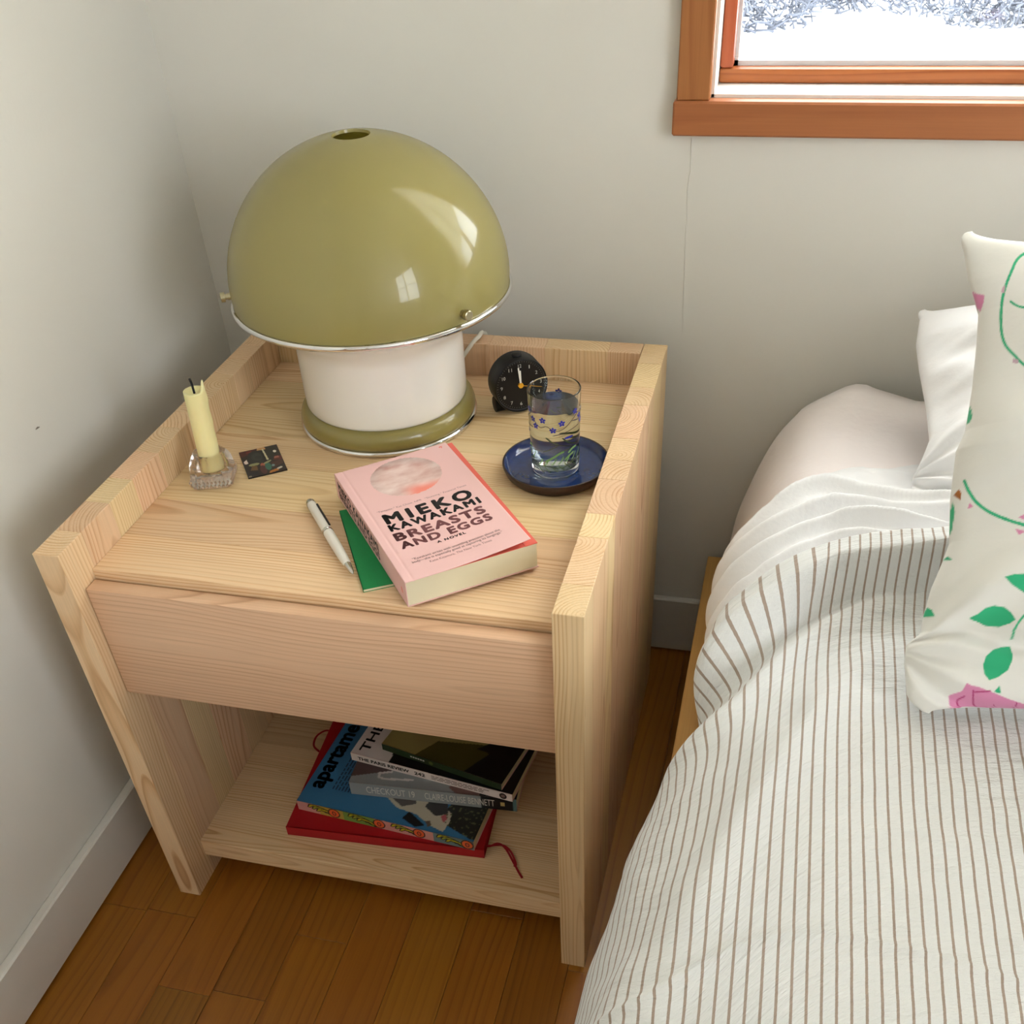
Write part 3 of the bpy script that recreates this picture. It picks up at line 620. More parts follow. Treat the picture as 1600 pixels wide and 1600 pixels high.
# pink paperback
BZ = ZT+NBT+.0002; BT = .0270
c0 = onz(638, 949, BZ)[:2]; c1 = onz(842, 893, BZ)[:2]; c2 = onz(524, 741, BZ+BT)[:2]
bu = c1-c0; bv = c2-onz(635, 912, BZ+BT)[:2]; ba = math.atan2(bv[1], bv[0])-math.pi/2; BL = np.linalg.norm(bv); BW = .1300
pink = mat('pink_cover', (232, 186, 182), .55, var=(30, .02)); coral = mat('coral_flap', (232, 108, 92), .5); inkb = mat('black_ink', (16, 13, 14), .6); inkm = mat('mauve_ink', (118, 70, 72), .6); inkg = mat('grey_ink', (150, 110, 110), .6); inkd = mat('brown_ink', (92, 70, 66), .6)
bk = paperback('paperback_book', (c0[0], c0[1], BZ), ba, BW, BL, BT, (pink, pink, pink), 'thick pink paperback with bold black lettering and a blushing moon', ct=.0007)
box('flap', (.020, .0006, BT-.0007), (BW-.0125, BL-.0004, BT-.0002), coral, bk)
box('flap_edge', (BW-.0125, .0004, BT-.0007), (BW-.0002, BL-.0004, BT+.0001), coral, bk)
BWc = BW-.0070
def lift(u, v): return .0065*max(0, (u-.25)/.75)**1.7*(1-.72*v)+.0003*u
def cov(u, v, e=0): x = u*BWc; return (x, v*BL, BT+lift(u, v)+e-.0005*math.exp(-((x-.0085)/.0009)**2))
me = grid(lambda u, v: cov(u, v), 120, 200)
P = np.array([(q.co.x, q.co.y) for q in me.vertices]); Cc = np.tile(np.array(lin((234, 190, 186))), (len(P), 1))
Bm = Matrix.Translation((c0[0], c0[1], BZ)) @ Matrix.Rotation(ba, 4, 'Z'); Bi = np.array(Bm.inverted())
def bloc(x, y, zz=BT+.001): w = onz(x, y, BZ+zz); return (Bi @ np.append(w, 1))[:3]
mc = bloc(634.5, 743.5); mr_ = (abs(bloc(687, 725)[0]-bloc(582, 757)[0]))/2*.98
# moon (pale marbled disc with a coral glow on its lower limb)
dd = np.linalg.norm(P-mc[:2], axis=1); mm = dd < mr_
for i in np.where(mm)[0]:
    x, y = (P[i]-mc[:2])/mr_; nz = mnoise.fractal(Vector((x*1.6, y*3.2, 2.2)), .9, 2.1, 5); t = min(1, max(0, .5+.55*nz)); b0 = np.array(lin((204, 156, 146))); b1 = np.array(lin((238, 216, 208)))
    c = b0*(1-t)+b1*t; edge = sstep(.55, 1, math.hypot(x, y))*max(0, .35+.5*y); c = c*(1-.35*edge)
    g = sstep(-.35, -.85, y+.18*x)*sstep(-.5, .1, x) if y < 0 else 0; c = c*(1-g)+np.array(lin((240, 138, 120)))*g; Cc[i] = c
color_attr(me, Cc); fc = link('front_cover', me, painted('printed_cover', .5), bk, smooth=True)
so = fc.modifiers.new('thickness', 'SOLIDIFY'); so.thickness = .0004; so.offset = -1
def cover_text(s, bl, br, tl, m, k=1.0, **kw):
    a, b, t = bloc(*bl), bloc(*br), bloc(*tl); w = (b[0]-a[0]); h = abs(t[1]-a[1])*k; me = text_mesh(s, w, h, **kw)
    bm = bmesh.new(); bm.from_mesh(me); bmesh.ops.triangulate(bm, faces=bm.faces); bm.to_mesh(me); bm.free(); y0 = min(a[1], b[1])*.5+max(a[1], b[1])*.5
    for q in me.vertices:
        u = (a[0]+q.co.x)/BWc; v = (y0+q.co.y)/BL; q.co = Vector(cov(u, v, .00012))
    link('lettering', me, m, fc)
Z2 = lambda x, y: (500+x/4, 660+y/4)
cover_text('MIEKO', Z2(432, 642), Z2(950, 468), Z2(395, 590), inkb, bold=.075, spacing=1.4)
cover_text('KAWAKAMI', Z2(455, 688), Z2(1000, 505), Z2(435, 652), inkb, bold=.075, spacing=1.3)
cover_text('BREASTS', Z2(487, 742), Z2(1035, 570), Z2(463, 700), inkm, bold=.075, spacing=1.2)
cover_text('AND EGGS', Z2(525, 795), Z2(1074, 612), Z2(500, 758), inkm, bold=.075, spacing=1.2)
cover_text('A NOVEL', Z2(738, 752), Z2(912, 698), Z2(731, 740), inkb, bold=.07, spacing=1.3)
cover_text('\u201cKawakami writes with unsettling precision about the', Z2(588, 868), Z2(1125, 690), Z2(578, 852), inkd, bold=.0)
cover_text('body\u2014she is especially good at capturing its longings.\u201d', Z2(588, 890), Z2(1140, 702), Z2(578, 874), inkd, bold=.0)
cover_text('Katie Kitamura, The New York Times', Z2(695, 878), Z2(1074, 750), Z2(686, 864), inkg, bold=.0)
cover_text('\u201cFantastic.\u201d Kat Chow, NPR   \u201cStunning.\u201d Financial Times', Z2(368, 578), Z2(910, 400), Z2(360, 566), inkg, bold=.0)
m0 = bloc(*Z2(755, 160))
for dx, dy, rx, ry, rt in ((-.001, .0005, .0016, .0007, .9), (.0008, .0010, .0012, .0006, -.2), (.0003, -.0012, .0013, .0006, 1.3)):
    pts = [Vector(cov((m0[0]+dx+x)/BWc, (m0[1]+dy+y)/BL, .00012)) for x, y in ell(0, 0, rx, ry, rt, 12)]; offset_poly('publisher_mark', pts, coral, fc)
# spine lettering (reads from head to tail)
for s, z0, hh, m in (('MIEKO KAWAKAMI', .0142, .0085, inkb), ('BREASTS AND EGGS', .0042, .0080, inkd)):
    text(s, (-.00012, BL*.955, z0), (0, -1, 0), (0, 0, 1), BL*.60, hh, m, bk, bold=.06, spacing=1.1)
offset_poly('publisher_mark', [(-.00012, .012+y, .012+x) for x, y in ell(0, 0, .0035, .0016, .3, 12)], coral, bk)

# ------------------------------------------------------------------ books on the open shelf
ZS = .0659
def stack_book(name, pl_, pr_, z, depth, h, lab, top, spine, pages, ct=.0006, width=None, inset=.001):
    a = onz(*pl_, z)[:2]; b = onz(*pr_, z)[:2]; d = b-a; w = width or np.linalg.norm(d); ang = math.atan2(d[1], d[0])
    e = paperback(name, (a[0], a[1], z), ang, w, depth, h, (top, spine, spine), lab, pages, 'front', ct, inset)
    Mi = np.array((Matrix.Translation((a[0], a[1], z)) @ Matrix.Rotation(ang, 4, 'Z')).inverted())
    loc = lambda x, y, zz: (Mi @ np.append(onz(x, y, z+zz), 1))[:3]
    return e, w, loc, ang
def painted_cover(e, w, d, h, colf, name, nu=150, nv=120, ct=.0006, rough=.4, M0=None, coat=.1):
    me = grid(lambda u, v: (u*w, v*d, h), nu, nv); P = np.array([(q.co.x, q.co.y) for q in me.vertices]); color_attr(me, colf(P)); fcv = link('front_cover', me, painted(name, rough, coat=coat), e)
    so = fcv.modifiers.new('thickness', 'SOLIDIFY'); so.thickness = ct; so.offset = -1; return fcv
def painted_spine(e, w, h, colf, name, nu=240, nv=26):
    me = grid(lambda u, v: (u*w, -.0001, v*h), nu, nv); P = np.array([(q.co.x, q.co.z) for q in me.vertices]); color_attr(me, colf(P)); return link('spine_print', me, painted(name, .45), e)
solid = lambda c: (lambda P: np.tile(np.array(lin(c)), (len(P), 1)))
# red clothbound notebook
redc = mat('red_cloth', (166, 10, 24), .55, bump=(800, .2, .0003)); z = ZS; h = .0150
e, w, loc, an = stack_book('red_notebook', (450, 1304), (757, 1341), z, .205, h, 'red clothbound notebook with red ribbons, lowest in the shelf stack', redc, redc, paper, ct=.0016, inset=.003)
box('front_cover', (0, 0, h-.0016), (w, .205, h), redc, e, .0005)
rib = mat('red_ribbon', (150, 14, 26), .6)
def ribbon(e, pts, wd, nm='ribbon'):
    P = spline(pts, 8); vs, fs = [], []
    for i, p in enumerate(P):
        t = P[min(i+1, len(P)-1)]-P[max(i-1, 0)]; n = np.array((-t[1], t[0], 0)); n = n/max(1e-9, np.linalg.norm(n))*wd/2
        vs += [tuple(p-n), tuple(p+n)]
    fs = [(2*i, 2*i+1, 2*i+3, 2*i+2) for i in range(len(P)-1)]; o = link(nm, mesh(vs, fs), rib, e); s = o.modifiers.new('thickness', 'SOLIDIFY'); s.thickness = .0004
L3 = lambda x, y, hh: tuple(loc(x, y, hh))
def Lz(x, y, zz): p = loc(x, y, zz); return (p[0], p[1], zz)
ribbon(e, [(w-.006, .012, .008), (w+.004, .012, .0082), Lz(778, 1318, .009), Lz(790, 1326, .007), Lz(802, 1347, .0025), Lz(810, 1362, .0008), Lz(816, 1372, .0006)], .0026)
ribbon(e, [(w-.006, .014, .0065), (w+.003, .014, .0066), Lz(785, 1321, .008), Lz(798, 1331, .006), Lz(806, 1350, .0018), Lz(803, 1354, .0012)], .0026)
ribbon(e, [(.004, .175, .0085), (-.008, .174, .0085), (-.016, .162, .0085), (-.014, .145, .0085), (-.003, .135, .0085)], .0028)
# apartamento magazine
z += h+.0002; h = .0160
e, w, loc, an = stack_book('magazine', (467, 1264), (741, 1329), z, .170, h, 'thick blue magazine with fruit painted along its spine', pink, pink, paper)
DD = .170
def px_poly(pts): return [tuple(loc(x, y, h)[:2]) for x, y in pts]
def mag(P):
    C = np.tile(np.array(lin((62, 118, 164))), (len(P), 1))
    def f(pts, c): C[inpoly(P, px_poly(pts))] = lin(c)
    f([(700, 1262), (690, 1285), (735, 1312), (748, 1312), (800, 1225), (740, 1225)], (30, 34, 30))
    f([(600, 1240), (620, 1262), (650, 1272), (672, 1290), (692, 1300), (702, 1285), (706, 1272), (690, 1255), (660, 1235), (620, 1225)], (196, 188, 168))
    f([(612, 1246), (628, 1260), (650, 1256), (652, 1240), (630, 1232)], (92, 88, 88)); f([(664, 1260), (680, 1275), (700, 1272), (700, 1254), (675, 1248)], (60, 58, 60))
    f([(628, 1278), (640, 1268), (655, 1282), (664, 1290), (648, 1292)], (16, 18, 22)); f([(688, 1276), (697, 1272), (699, 1280), (693, 1285)], (190, 96, 104)); f([(664, 1283), (672, 1282), (674, 1290), (668, 1292)], (110, 90, 74))
    dk = inpoly(P, px_poly([(700, 1262), (690, 1285), (735, 1312), (748, 1312), (800, 1225), (740, 1225)])); idx = np.where(dk)[0]
    for i in idx:
        nz = mnoise.noise(Vector((P[i][0]*240, P[i][1]*240, 0)))
        if nz > .34: C[i] = lin((96, 100, 72))
    return C
fm = painted_cover(e, w, DD, h, mag, 'magazine_cover', 200, 150, coat=.2)
def fruit(P):
    C = np.tile(np.array(lin((206, 146, 140))), (len(P), 1)); x = P[:, 0]/w; zc = P[:, 1]/h
    C[(x > .13) & (x < .30)] = lin((176, 152, 70)); C[(x > .27) & (x < .45)] = lin((112, 150, 72)); C[(x > .78)] = lin((100, 124, 128))
    Q = np.stack([P[:, 0]/h, zc], 1); W_ = w/h
    def f(p, c): C[inpoly(Q, p)] = lin(c)
    ink = (22, 20, 16)
    for cx in (.12, .355, .60, .855):
        X = cx*W_
        for k, (dx, dy) in enumerate(((-.9, 0), (-.55, -.12), (-.2, -.28))):
            f([(X+dx, .55+dy), (X+dx+.15, .93+dy), (X+dx+.8, 1.0+dy), (X+dx+1.5, .78+dy), (X+dx+1.75, .3+dy), (X+dx+1.55, .28+dy), (X+dx+1.1, .62+dy), (X+dx+.5, .7+dy), (X+dx+.2, .5+dy)], ink)
            f([(X+dx+.1, .58+dy), (X+dx+.25, .86+dy), (X+dx+.8, .93+dy), (X+dx+1.38, .72+dy), (X+dx+1.55, .42+dy), (X+dx+1.1, .72+dy), (X+dx+.5, .8+dy), (X+dx+.25, .6+dy)], (190, 178, 34) if k != 1 else (150, 160, 60))
    for cx in (.215, .475, .70, .965):
        X = cx*W_; f(ell(X, .5, .52, .50), ink); f(ell(X, .5, .42, .41), (226, 98, 52)); f(ell(X, .47, .18, .25), ink); f(ell(X, .47, .11, .17), (206, 84, 48))
    return C
painted_spine(e, w, h, fruit, 'fruit_spine', 420, 32)
a_ = loc(513, 1232, h); b_ = loc(556, 1130, h)
text('apartamento', (a_[0]-.001, a_[1]-.002, h+.0002), (0, 1, 0), (-1, 0, 0), DD*.92, .0225, inkb, e, bold=.05)
ink2 = mat('blue_black_ink', (30, 56, 84), .6)
bm = bmesh.new(); rr = random.Random(4)      # lines of print too small to read
for k_ in range(7):
    y = .030
    while y < .120:
        ln_ = rr.uniform(.004, .012); x = a_[0]+.005+.0042*k_
        bm.faces.new([bm.verts.new(v) for v in ((x, y, h+.0002), (x+.0017, y, h+.0002), (x+.0017, y+ln_, h+.0002), (x, y+ln_, h+.0002))]); y += ln_+.0022
me = bpy.data.meshes.new('small_print'); bm.to_mesh(me); bm.free(); o = link('small_print', me, ink2, e); o['kind'] = 'stuff'
# Checkout 19
z += h+.0004; h = .0215
e, w, loc, an = stack_book('hardback_book', (549, 1240), (808, 1268), z, .145, h, 'grey hardback with tall white spine lettering under a white journal', pink, pink, paper)
def chk_cover(P):
    C = np.tile(np.array(lin((146, 150, 152))), (len(P), 1)); f = lambda pts, c: C.__setitem__(inpoly(P, px_poly(pts)), lin(c))
    f([(545, 1213), (550, 1170), (660, 1200), (610, 1205)], (84, 66, 66)); f([(700, 1229), (715, 1243), (740, 1250), (755, 1240), (720, 1225)], (120, 88, 82)); f([(749, 1244), (760, 1200), (860, 1200), (840, 1262), (790, 1262)], (14, 18, 22))
    C[nearline(P, px_poly([(612, 1206), (593, 1208), (592, 1214), (600, 1217), (645, 1219)]), .0016)] = lin((214, 208, 208)); return C
fv = painted_cover(e, w, .145, h, chk_cover, 'hardback_cover', 200, 110)
def chk_spine(P):
    C = np.tile(np.array(lin((146, 150, 152))), (len(P), 1)); C[P[:, 0] > w*.79] = lin((12, 16, 20)); C[P[:, 0] > w*.975] = lin((92, 128, 130)); return C
painted_spine(e, w, h, chk_spine, 'hardback_spine', 160, 6)
wi = mat('white_ink', (214, 212, 204), .6); pinks = mat('lettering_cream', (200, 180, 120), .6)
text('CHECKOUT 19', (w*.10, -.0003, h*.24), (1, 0, 0), (0, 0, 1), w*.295, h*.54, wi, e, bold=.0); text('CLAIRE-LOUISE BENNETT', (w*.455, -.0003, h*.24), (1, 0, 0), (0, 0, 1), w*.415, h*.54, wi, e, bold=.0)
offset_poly('publisher_mark', [(w*.905, -.0003, h*.34), (w*.93, -.0003, h*.34), (w*.93, -.0003, h*.66), (w*.905, -.0003, h*.66)], pinks, e)
# The Paris Review
z += h+.0004; h = .0128
e, w, loc, an = stack_book('literary_journal', (550, 1187), (801, 1253), z, .155, h, 'white literary journal with black spine lettering beneath an olive book', pink, pink, paper)
def pr_cover(P):
    C = np.tile(np.array(lin((222, 210, 206))), (len(P), 1)); C[inpoly(P, px_poly([(612, 1183), (604, 1197), (800, 1245), (900, 1100), (640, 1100)]))] = lin((14, 14, 18)); return C
fv = painted_cover(e, w, .155, h, pr_cover, 'journal_cover', 150, 100)
painted_spine(e, w, h, solid((222, 210, 206)), 'journal_spine', 4, 2)
text('THE PARIS REVIEW', (w*.045, -.0003, h*.30), (1, 0, 0), (0, 0, 1), w*.325, h*.40, inkb, e, bold=.06); text('242', (w*.405, -.0003, h*.30), (1, 0, 0), (0, 0, 1), w*.065, h*.40, inkb, e, bold=.06)
bm = bmesh.new()
for k_ in range(3):
    x = w*.51
    while x < w*(.84-.02*k_):
        ln_ = rr.uniform(.004, .009); zz = h*(.66-.2*k_); bm.faces.new([bm.verts.new(v) for v in ((x, -.0003, zz), (x+ln_, -.0003, zz), (x+ln_, -.0003, zz+.0011), (x, -.0003, zz+.0011))]); x += ln_+.0014
me = bpy.data.meshes.new('small_print'); bm.to_mesh(me); bm.free(); o = link('small_print', me, inkd, e); o['kind'] = 'stuff'
offset_poly('publisher_mark', [(w*.945+x, -.0003, h*.5+y) for x, y in ell(0, 0, .0048, .0050, 0, 24)], inkb, e); offset_poly('publisher_mark', [(w*.945+x, -.0004, h*.5+y) for x, y in ell(0, 0, .0030, .0026, .5, 10)], mat('mark_brown', (120, 96, 92), .6), e)
text('THE PARIS', (.0205, .008, h+.0002), (0, 1, 0), (-1, 0, 0), .125, .0125, inkb, e, bold=.03)
# olive book on top
z += h+.0003; h = .0105
e, w, loc, an = stack_book('olive_book', (598, 1171), (784, 1235), z, .130, h, 'olive green paperback lying topmost on the shelf stack', pink, pink, paper)
def ol_cover(P):
    C = np.tile(np.array(lin((152, 138, 84))), (len(P), 1)); C[inpoly(P, px_poly([(641, 1183), (685, 1158), (765, 1165), (840, 1160), (900, 1200), (782, 1227), (720, 1208)]))] = lin((74, 70, 28)); C[inpoly(P, px_poly([(720, 1208), (765, 1178), (745, 1170), (800, 1150), (880, 1180), (782, 1227)]))] = lin((14, 14, 16)); return C
fv = painted_cover(e, w, .130, h, ol_cover, 'olive_cover', 150, 100)
painted_spine(e, w, h, solid((38, 54, 26)), 'olive_spine', 4, 2)
bm = bmesh.new()
for k_ in range(6):
    x = w*.245+k_*w*.021; bm.faces.new([bm.verts.new(v) for v in ((x, -.0003, h*.40), (x+w*.015, -.0003, h*.40), (x+w*.015, -.0003, h*.62), (x, -.0003, h*.62))])
me = bpy.data.meshes.new('small_print'); bm.to_mesh(me); bm.free(); link('small_print', me, wi, e)['kind'] = 'stuff'
offset_poly('publisher_mark', [(w*.42+x, -.0003, h*.5+y) for x, y in ell(0, 0, .0030, .0030, 0, 16)], mat('mark_olive', (96, 108, 58), .6), e)

# ------------------------------------------------------------------ bed
BX0, BX1, BY0 = .588, 2.06, -1.46
bf = tag(empty('bed', (BX0, BY0, 0)), 'low pale wooden bed showing one rail beneath the striped duvet', 'bed')
LB = lambda lo, hi: (tuple(a-b for a, b in zip(lo, (BX0, BY0, 0))), tuple(a-b for a, b in zip(hi, (BX0, BY0, 0))))
for x in (BX0, BX1-.026): board('side_rail', *LB((x, BY0, .05), (x+.026, .574, .190)), 'y', bedw, bf, .002, 2)
for y in (BY0, .548): board('end_rail', *LB((BX0+.026, y, .05), (BX1-.026, y+.026, .190)), 'x', bedw, bf, .002, 2)
for x in (BX0+.026, BX1-.086):
    for y in (BY0+.026, .488): board('leg', *LB((x, y, .0), (x+.06, y+.06, .13)), 'z', bedw, bf, .002)
for k in range(14): y = BY0+.07+k*.138; board('slat', *LB((BX0+.026, y, .13), (BX1-.026, y+.07, .146)), 'x', bedw, bf, .001)

sheet_m = mat('white_cotton', (240, 231, 229), .85, spec=.2, sheen=.2, bump=(90, .25, .002))
linen_m = mat('white_linen', (234, 233, 233), .85, spec=.2, sheen=.2, bump=(160, .3, .0015))
# mattress in a fitted sheet: cross-section profile (x, z) from the left lower edge to the middle
prof = [(.640, .148), (.622, .152), (.6165, .165), (.616, .20), (.618, .25), (.624, .30), (.637, .352), (.650, .395), (.664, .425), (.685, .449), (.715, .461), (.76, .4645)]
PR = spline([(x, 0, z) for x, z in prof], 4); PR = [(p[0], p[2]) for p in PR]
MX = (.616+2.035)/2
def matt_verts():
    sec = PR+[(.76+(2*MX-1.52)*t/24, .4645) for t in range(1, 24)]+[(2*MX-x, z) for x, z in PR[::-1]]
    ny = 90; vs, fs = [], []; n = len(sec)
    for j in range(ny+1):
        y = BY0+.03+(.566-BY0-.03)*j/ny
        e = min(1, max(0, (.566-y)/.05)); e2 = min(1, max(0, (y-BY0-.03)/.05)); f = math.sqrt(max(0, 1-(1-e)**2))*math.sqrt(max(0, 1-(1-e2)**2))
        for (x, z) in sec:
            zz = z-(1-f)*.03*(z > .3)+.016*math.exp(-((x-.742)/.030)**2-((y-.545)/.045)**2)
            zz += .004*mnoise.noise(Vector((x*9, y*9, 1)))*(z > .42)
            zz += .0022*mnoise.noise(Vector((x*14+y*6, y*40, 4)))*(z > .42)*sstep(.25, .4, y)
            xx = x+(1-f)*.03*(1 if x < MX else -1)*(abs(x-MX) > .5)+.003*mnoise.noise(Vector((y*7, z*10, 7)))*(z < .44); vs.append((xx, y, zz))
    for j in range(ny):
        for i in range(n-1): fs.append((j*n+i, j*n+i+1, (j+1)*n+i+1, (j+1)*n+i))
        fs.append((j*n+n-1, j*n, (j+1)*n, (j+1)*n+n-1))
    fs.append(tuple(range(n))[::-1]); fs.append(tuple(ny*n+i for i in range(n))); return mesh(vs, fs)
tag(link('mattress', matt_verts(), sheet_m, smooth=True), 'mattress in a smooth white fitted sheet against the wall', 'mattress')

# shared cross-section for what hangs over the left edge: s = arc length from the outer turning point
def section(xo, zt, r, s):
    """s<0: hanging side, 0..q: quarter round, beyond: flat top. returns x, z, nx, nz"""
    q = r*math.pi/2
    if s < 0: return xo+.006*(-s/.3)**2*-1, zt-r+s, -1, 0
    if s < q: a = s/r; return xo+r-r*math.cos(a), zt-r+r*math.sin(a), -math.cos(a), math.sin(a)
    return xo+r+(s-q), zt, 0, 1
def interp(x, xs, ys): return float(np.interp(x, xs, ys))
_tab = {}
def sinterp(x, xs, ys, w=.03):      # the same with its corners rounded over +-w (tabulated)
    key = (tuple(xs), tuple(ys), w)
    if key not in _tab:
        g = np.linspace(xs[0]-.1, xs[-1]+.1, 2400); _tab[key] = (g, np.mean([np.interp(g+d, xs, ys) for d in np.linspace(-w, w, 21)], axis=0))
    return float(np.interp(x, *_tab[key]))
# head edge of the duvet: y as a function of x
EX = [.50, .58, .60, .631, .655, .69, .73, .77, .81, .90, 1.1, 2.3]; EY = [.02, .02, .016, .012, .042, .098, .138, .153, .166, .182, .19, .19]
def ye(x): return sinterp(x, EX, EY, .022)
stripe = bpy.data.materials.new('striped_cotton'); stripe.use_nodes = True; nt = stripe.node_tree; pbn = nt.nodes['Principled BSDF']; pbn.inputs['Roughness'].default_value = .88; pbn.inputs['Specular IOR Level'].default_value = .2; pbn.inputs['Sheen Weight'].default_value = .2
uv = nt.nodes.new('ShaderNodeUVMap'); uv.uv_map = 'UVMap'; sx = nt.nodes.new('ShaderNodeSeparateXYZ'); nt.links.new(uv.outputs[0], sx.inputs[0])
def mth(op, a, b=None):
    n = nt.nodes.new('ShaderNodeMath'); n.operation = op
    for i, v in enumerate((a, b)):
        if v is None: continue
        if isinstance(v, (int, float)): n.inputs[i].default_value = v
        else: nt.links.new(v, n.inputs[i])
    return n.outputs[0]
PITCH_S = .0086
wv = nt.nodes.new('ShaderNodeTexNoise'); wv.inputs['Scale'].default_value = 700; wv.inputs['Detail'].default_value = 2; nt.links.new(uv.outputs[0], wv.inputs['Vector'])
fr_ = mth('FRACT', mth('DIVIDE', sx.outputs[0], PITCH_S)); ds = mth('ABSOLUTE', mth('SUBTRACT', fr_, .5)); jit = mth('ADD', ds, mth('MULTIPLY', mth('SUBTRACT', wv.outputs['Fac'], .5), .05)); isl = mth('LESS_THAN', jit, .098)
mxc = nt.nodes.new('ShaderNodeMix'); mxc.data_type = 'RGBA'; mxc.inputs[6].default_value = lin((216, 216, 213)); mxc.inputs[7].default_value = lin((160, 142, 128)); nt.links.new(isl, mxc.inputs[0]); nt.links.new(mxc.outputs[2], pbn.inputs['Base Color'])
bp1 = nt.nodes.new('ShaderNodeTexNoise'); bp1.inputs['Scale'].default_value = 60; bp1.inputs['Detail'].default_value = 6; bp1.inputs['Roughness'].default_value = .65
mp = nt.nodes.new('ShaderNodeMapping'); mp.inputs['Scale'].default_value = (.45, 1.6, 1); nt.links.new(uv.outputs[0], mp.inputs[0]); nt.links.new(mp.outputs[0], bp1.inputs['Vector'])
bpn = nt.nodes.new('ShaderNodeBump'); bpn.inputs['Strength'].default_value = .85; bpn.inputs['Distance'].default_value = .006; nt.links.new(bp1.outputs['Fac'], bpn.inputs['Height']); nt.links.new(bpn.outputs[0], pbn.inputs['Normal'])

def draped(name, m, svals, tvals, fn, uvf=None):
    ns_, nt_ = len(svals), len(tvals); vs = [fn(s, t) for t in tvals for s in svals]; fs = [(j*ns_+i, j*ns_+i+1, (j+1)*ns_+i+1, (j+1)*ns_+i) for j in range(nt_-1) for i in range(ns_-1)]
    me = mesh(vs, fs)
    if uvf:
        L = me.uv_layers.new(name='UVMap'); U = [uvf(s, t) for t in tvals for s in svals]
        for lp in me.loops: L.data[lp.index].uv = U[lp.vertex_index]
    o = link(name, me, m, smooth=True); sd = o.modifiers.new('thickness', 'SOLIDIFY'); sd.thickness = .004; sd.offset = -1; return o
NZ = lambda x, y, z=0: mnoise.noise(Vector((x, y, z)))
# duvet
def dv(s, t):
    """s: arc length across (0 at the outer turning point), t: distance from the head edge towards the foot (negative = foot)"""
    y_ = t+.016; xo = sinterp(y_, [-1.6, -.5, -.32, -.235, -.126, -.06, -.015, .05], [.562, .566, .567, .569, .586, .606, .630, .640]); zt = sinterp(t, [-1.7, -.5, -.25, 0, .1], [.490, .490, .494, .492, .492]); r = sinterp(t, [-1.7, -.5, -.2, 0, .1], [.115, .115, .10, .07, .07], .06)
    smax = 1.62
    if s > smax-.0: s2 = s
    x, z, nx, nz = section(xo, zt, r, s)
    y = ye(x)+t-(.35*max(0, .45-z) if s < .06 else 0)
    # raised roll along the head edge
    on_top = sstep(-.03, .07, s); k = sstep(-.050, -.024, t)*(1-.5*sstep(-.006, .022, t)); roll = (.002+.044*on_top*on_top)*k
    w = (.35+.65*on_top)*(.007*NZ(x*3.1, y*2.3, 1)+.0035*NZ(x*9+y*3, y*8, 2)+.0020*NZ(s*16+y*7, y*24, 3)+.0011*NZ(s*40, y*60, 4))
    yc = sinterp(x, [.60, .66, .70, .76, .82, .9, 2], [-.330, -.275, -.250, -.248, -.258, -.270, -.3]); w += .0024*math.exp(-((y-yc)/.0035)**2)*on_top
    # diagonal drape folds running off the top edge down the side
    f1 = .0075*math.exp(-((s-.105-.55*(t+.30))/.030)**2)*sstep(-.55, -.40, t)*sstep(-.08, -.16, t)
    f2 = .010*math.exp(-((t+.085-.35*(s-.1))/.020)**2)*sstep(.02, .07, s)*sstep(.36, .20, s)
    f3 = .006*math.exp(-((s+.02-.6*(t+.55))/.028)**2)*sstep(-.8, -.65, t)*sstep(-.25, -.4, t)
    side = sstep(.05, -.02, s); folds = side*(.003*math.sin(y*38+2*NZ(y*5, s*3, 9))+.002*math.sin(y*71))
    dsp = w+roll+f1+f2+f3+folds
    if s < -.02: dsp = max(dsp, -.012)
    drop = .030*sstep(.004, .030, t)
    return (x+nx*dsp, y, z+nz*dsp-drop*nz)
sv = list(np.linspace(-.30, .0, 36))[:-1]+list(np.linspace(0, .42, 100))+list(np.linspace(.43, 1.42, 50)); tv = list(np.linspace(-1.62, -.9, 40))[:-1]+list(np.linspace(-.9, -.13, 300))[:-1]+list(np.linspace(-.13, .032, 80))
def duv(s, t):      # stripes run straight down the bed
    y_ = t+.016; return (s+sinterp(y_, [-1.6, -.5, -.32, -.235, -.126, -.06, -.015, .05], [.562, .566, .567, .569, .586, .606, .630, .640])-.5708*sinterp(t, [-1.7, -.5, -.2, 0, .1], [.115, .115, .10, .07, .07], .06)+.004*NZ(t*3, s*2, 5), t)
tag(draped('duvet', stripe, sv, tv, dv, duv), 'off-white duvet with thin brown stripes hanging over the bed edge', 'duvet')
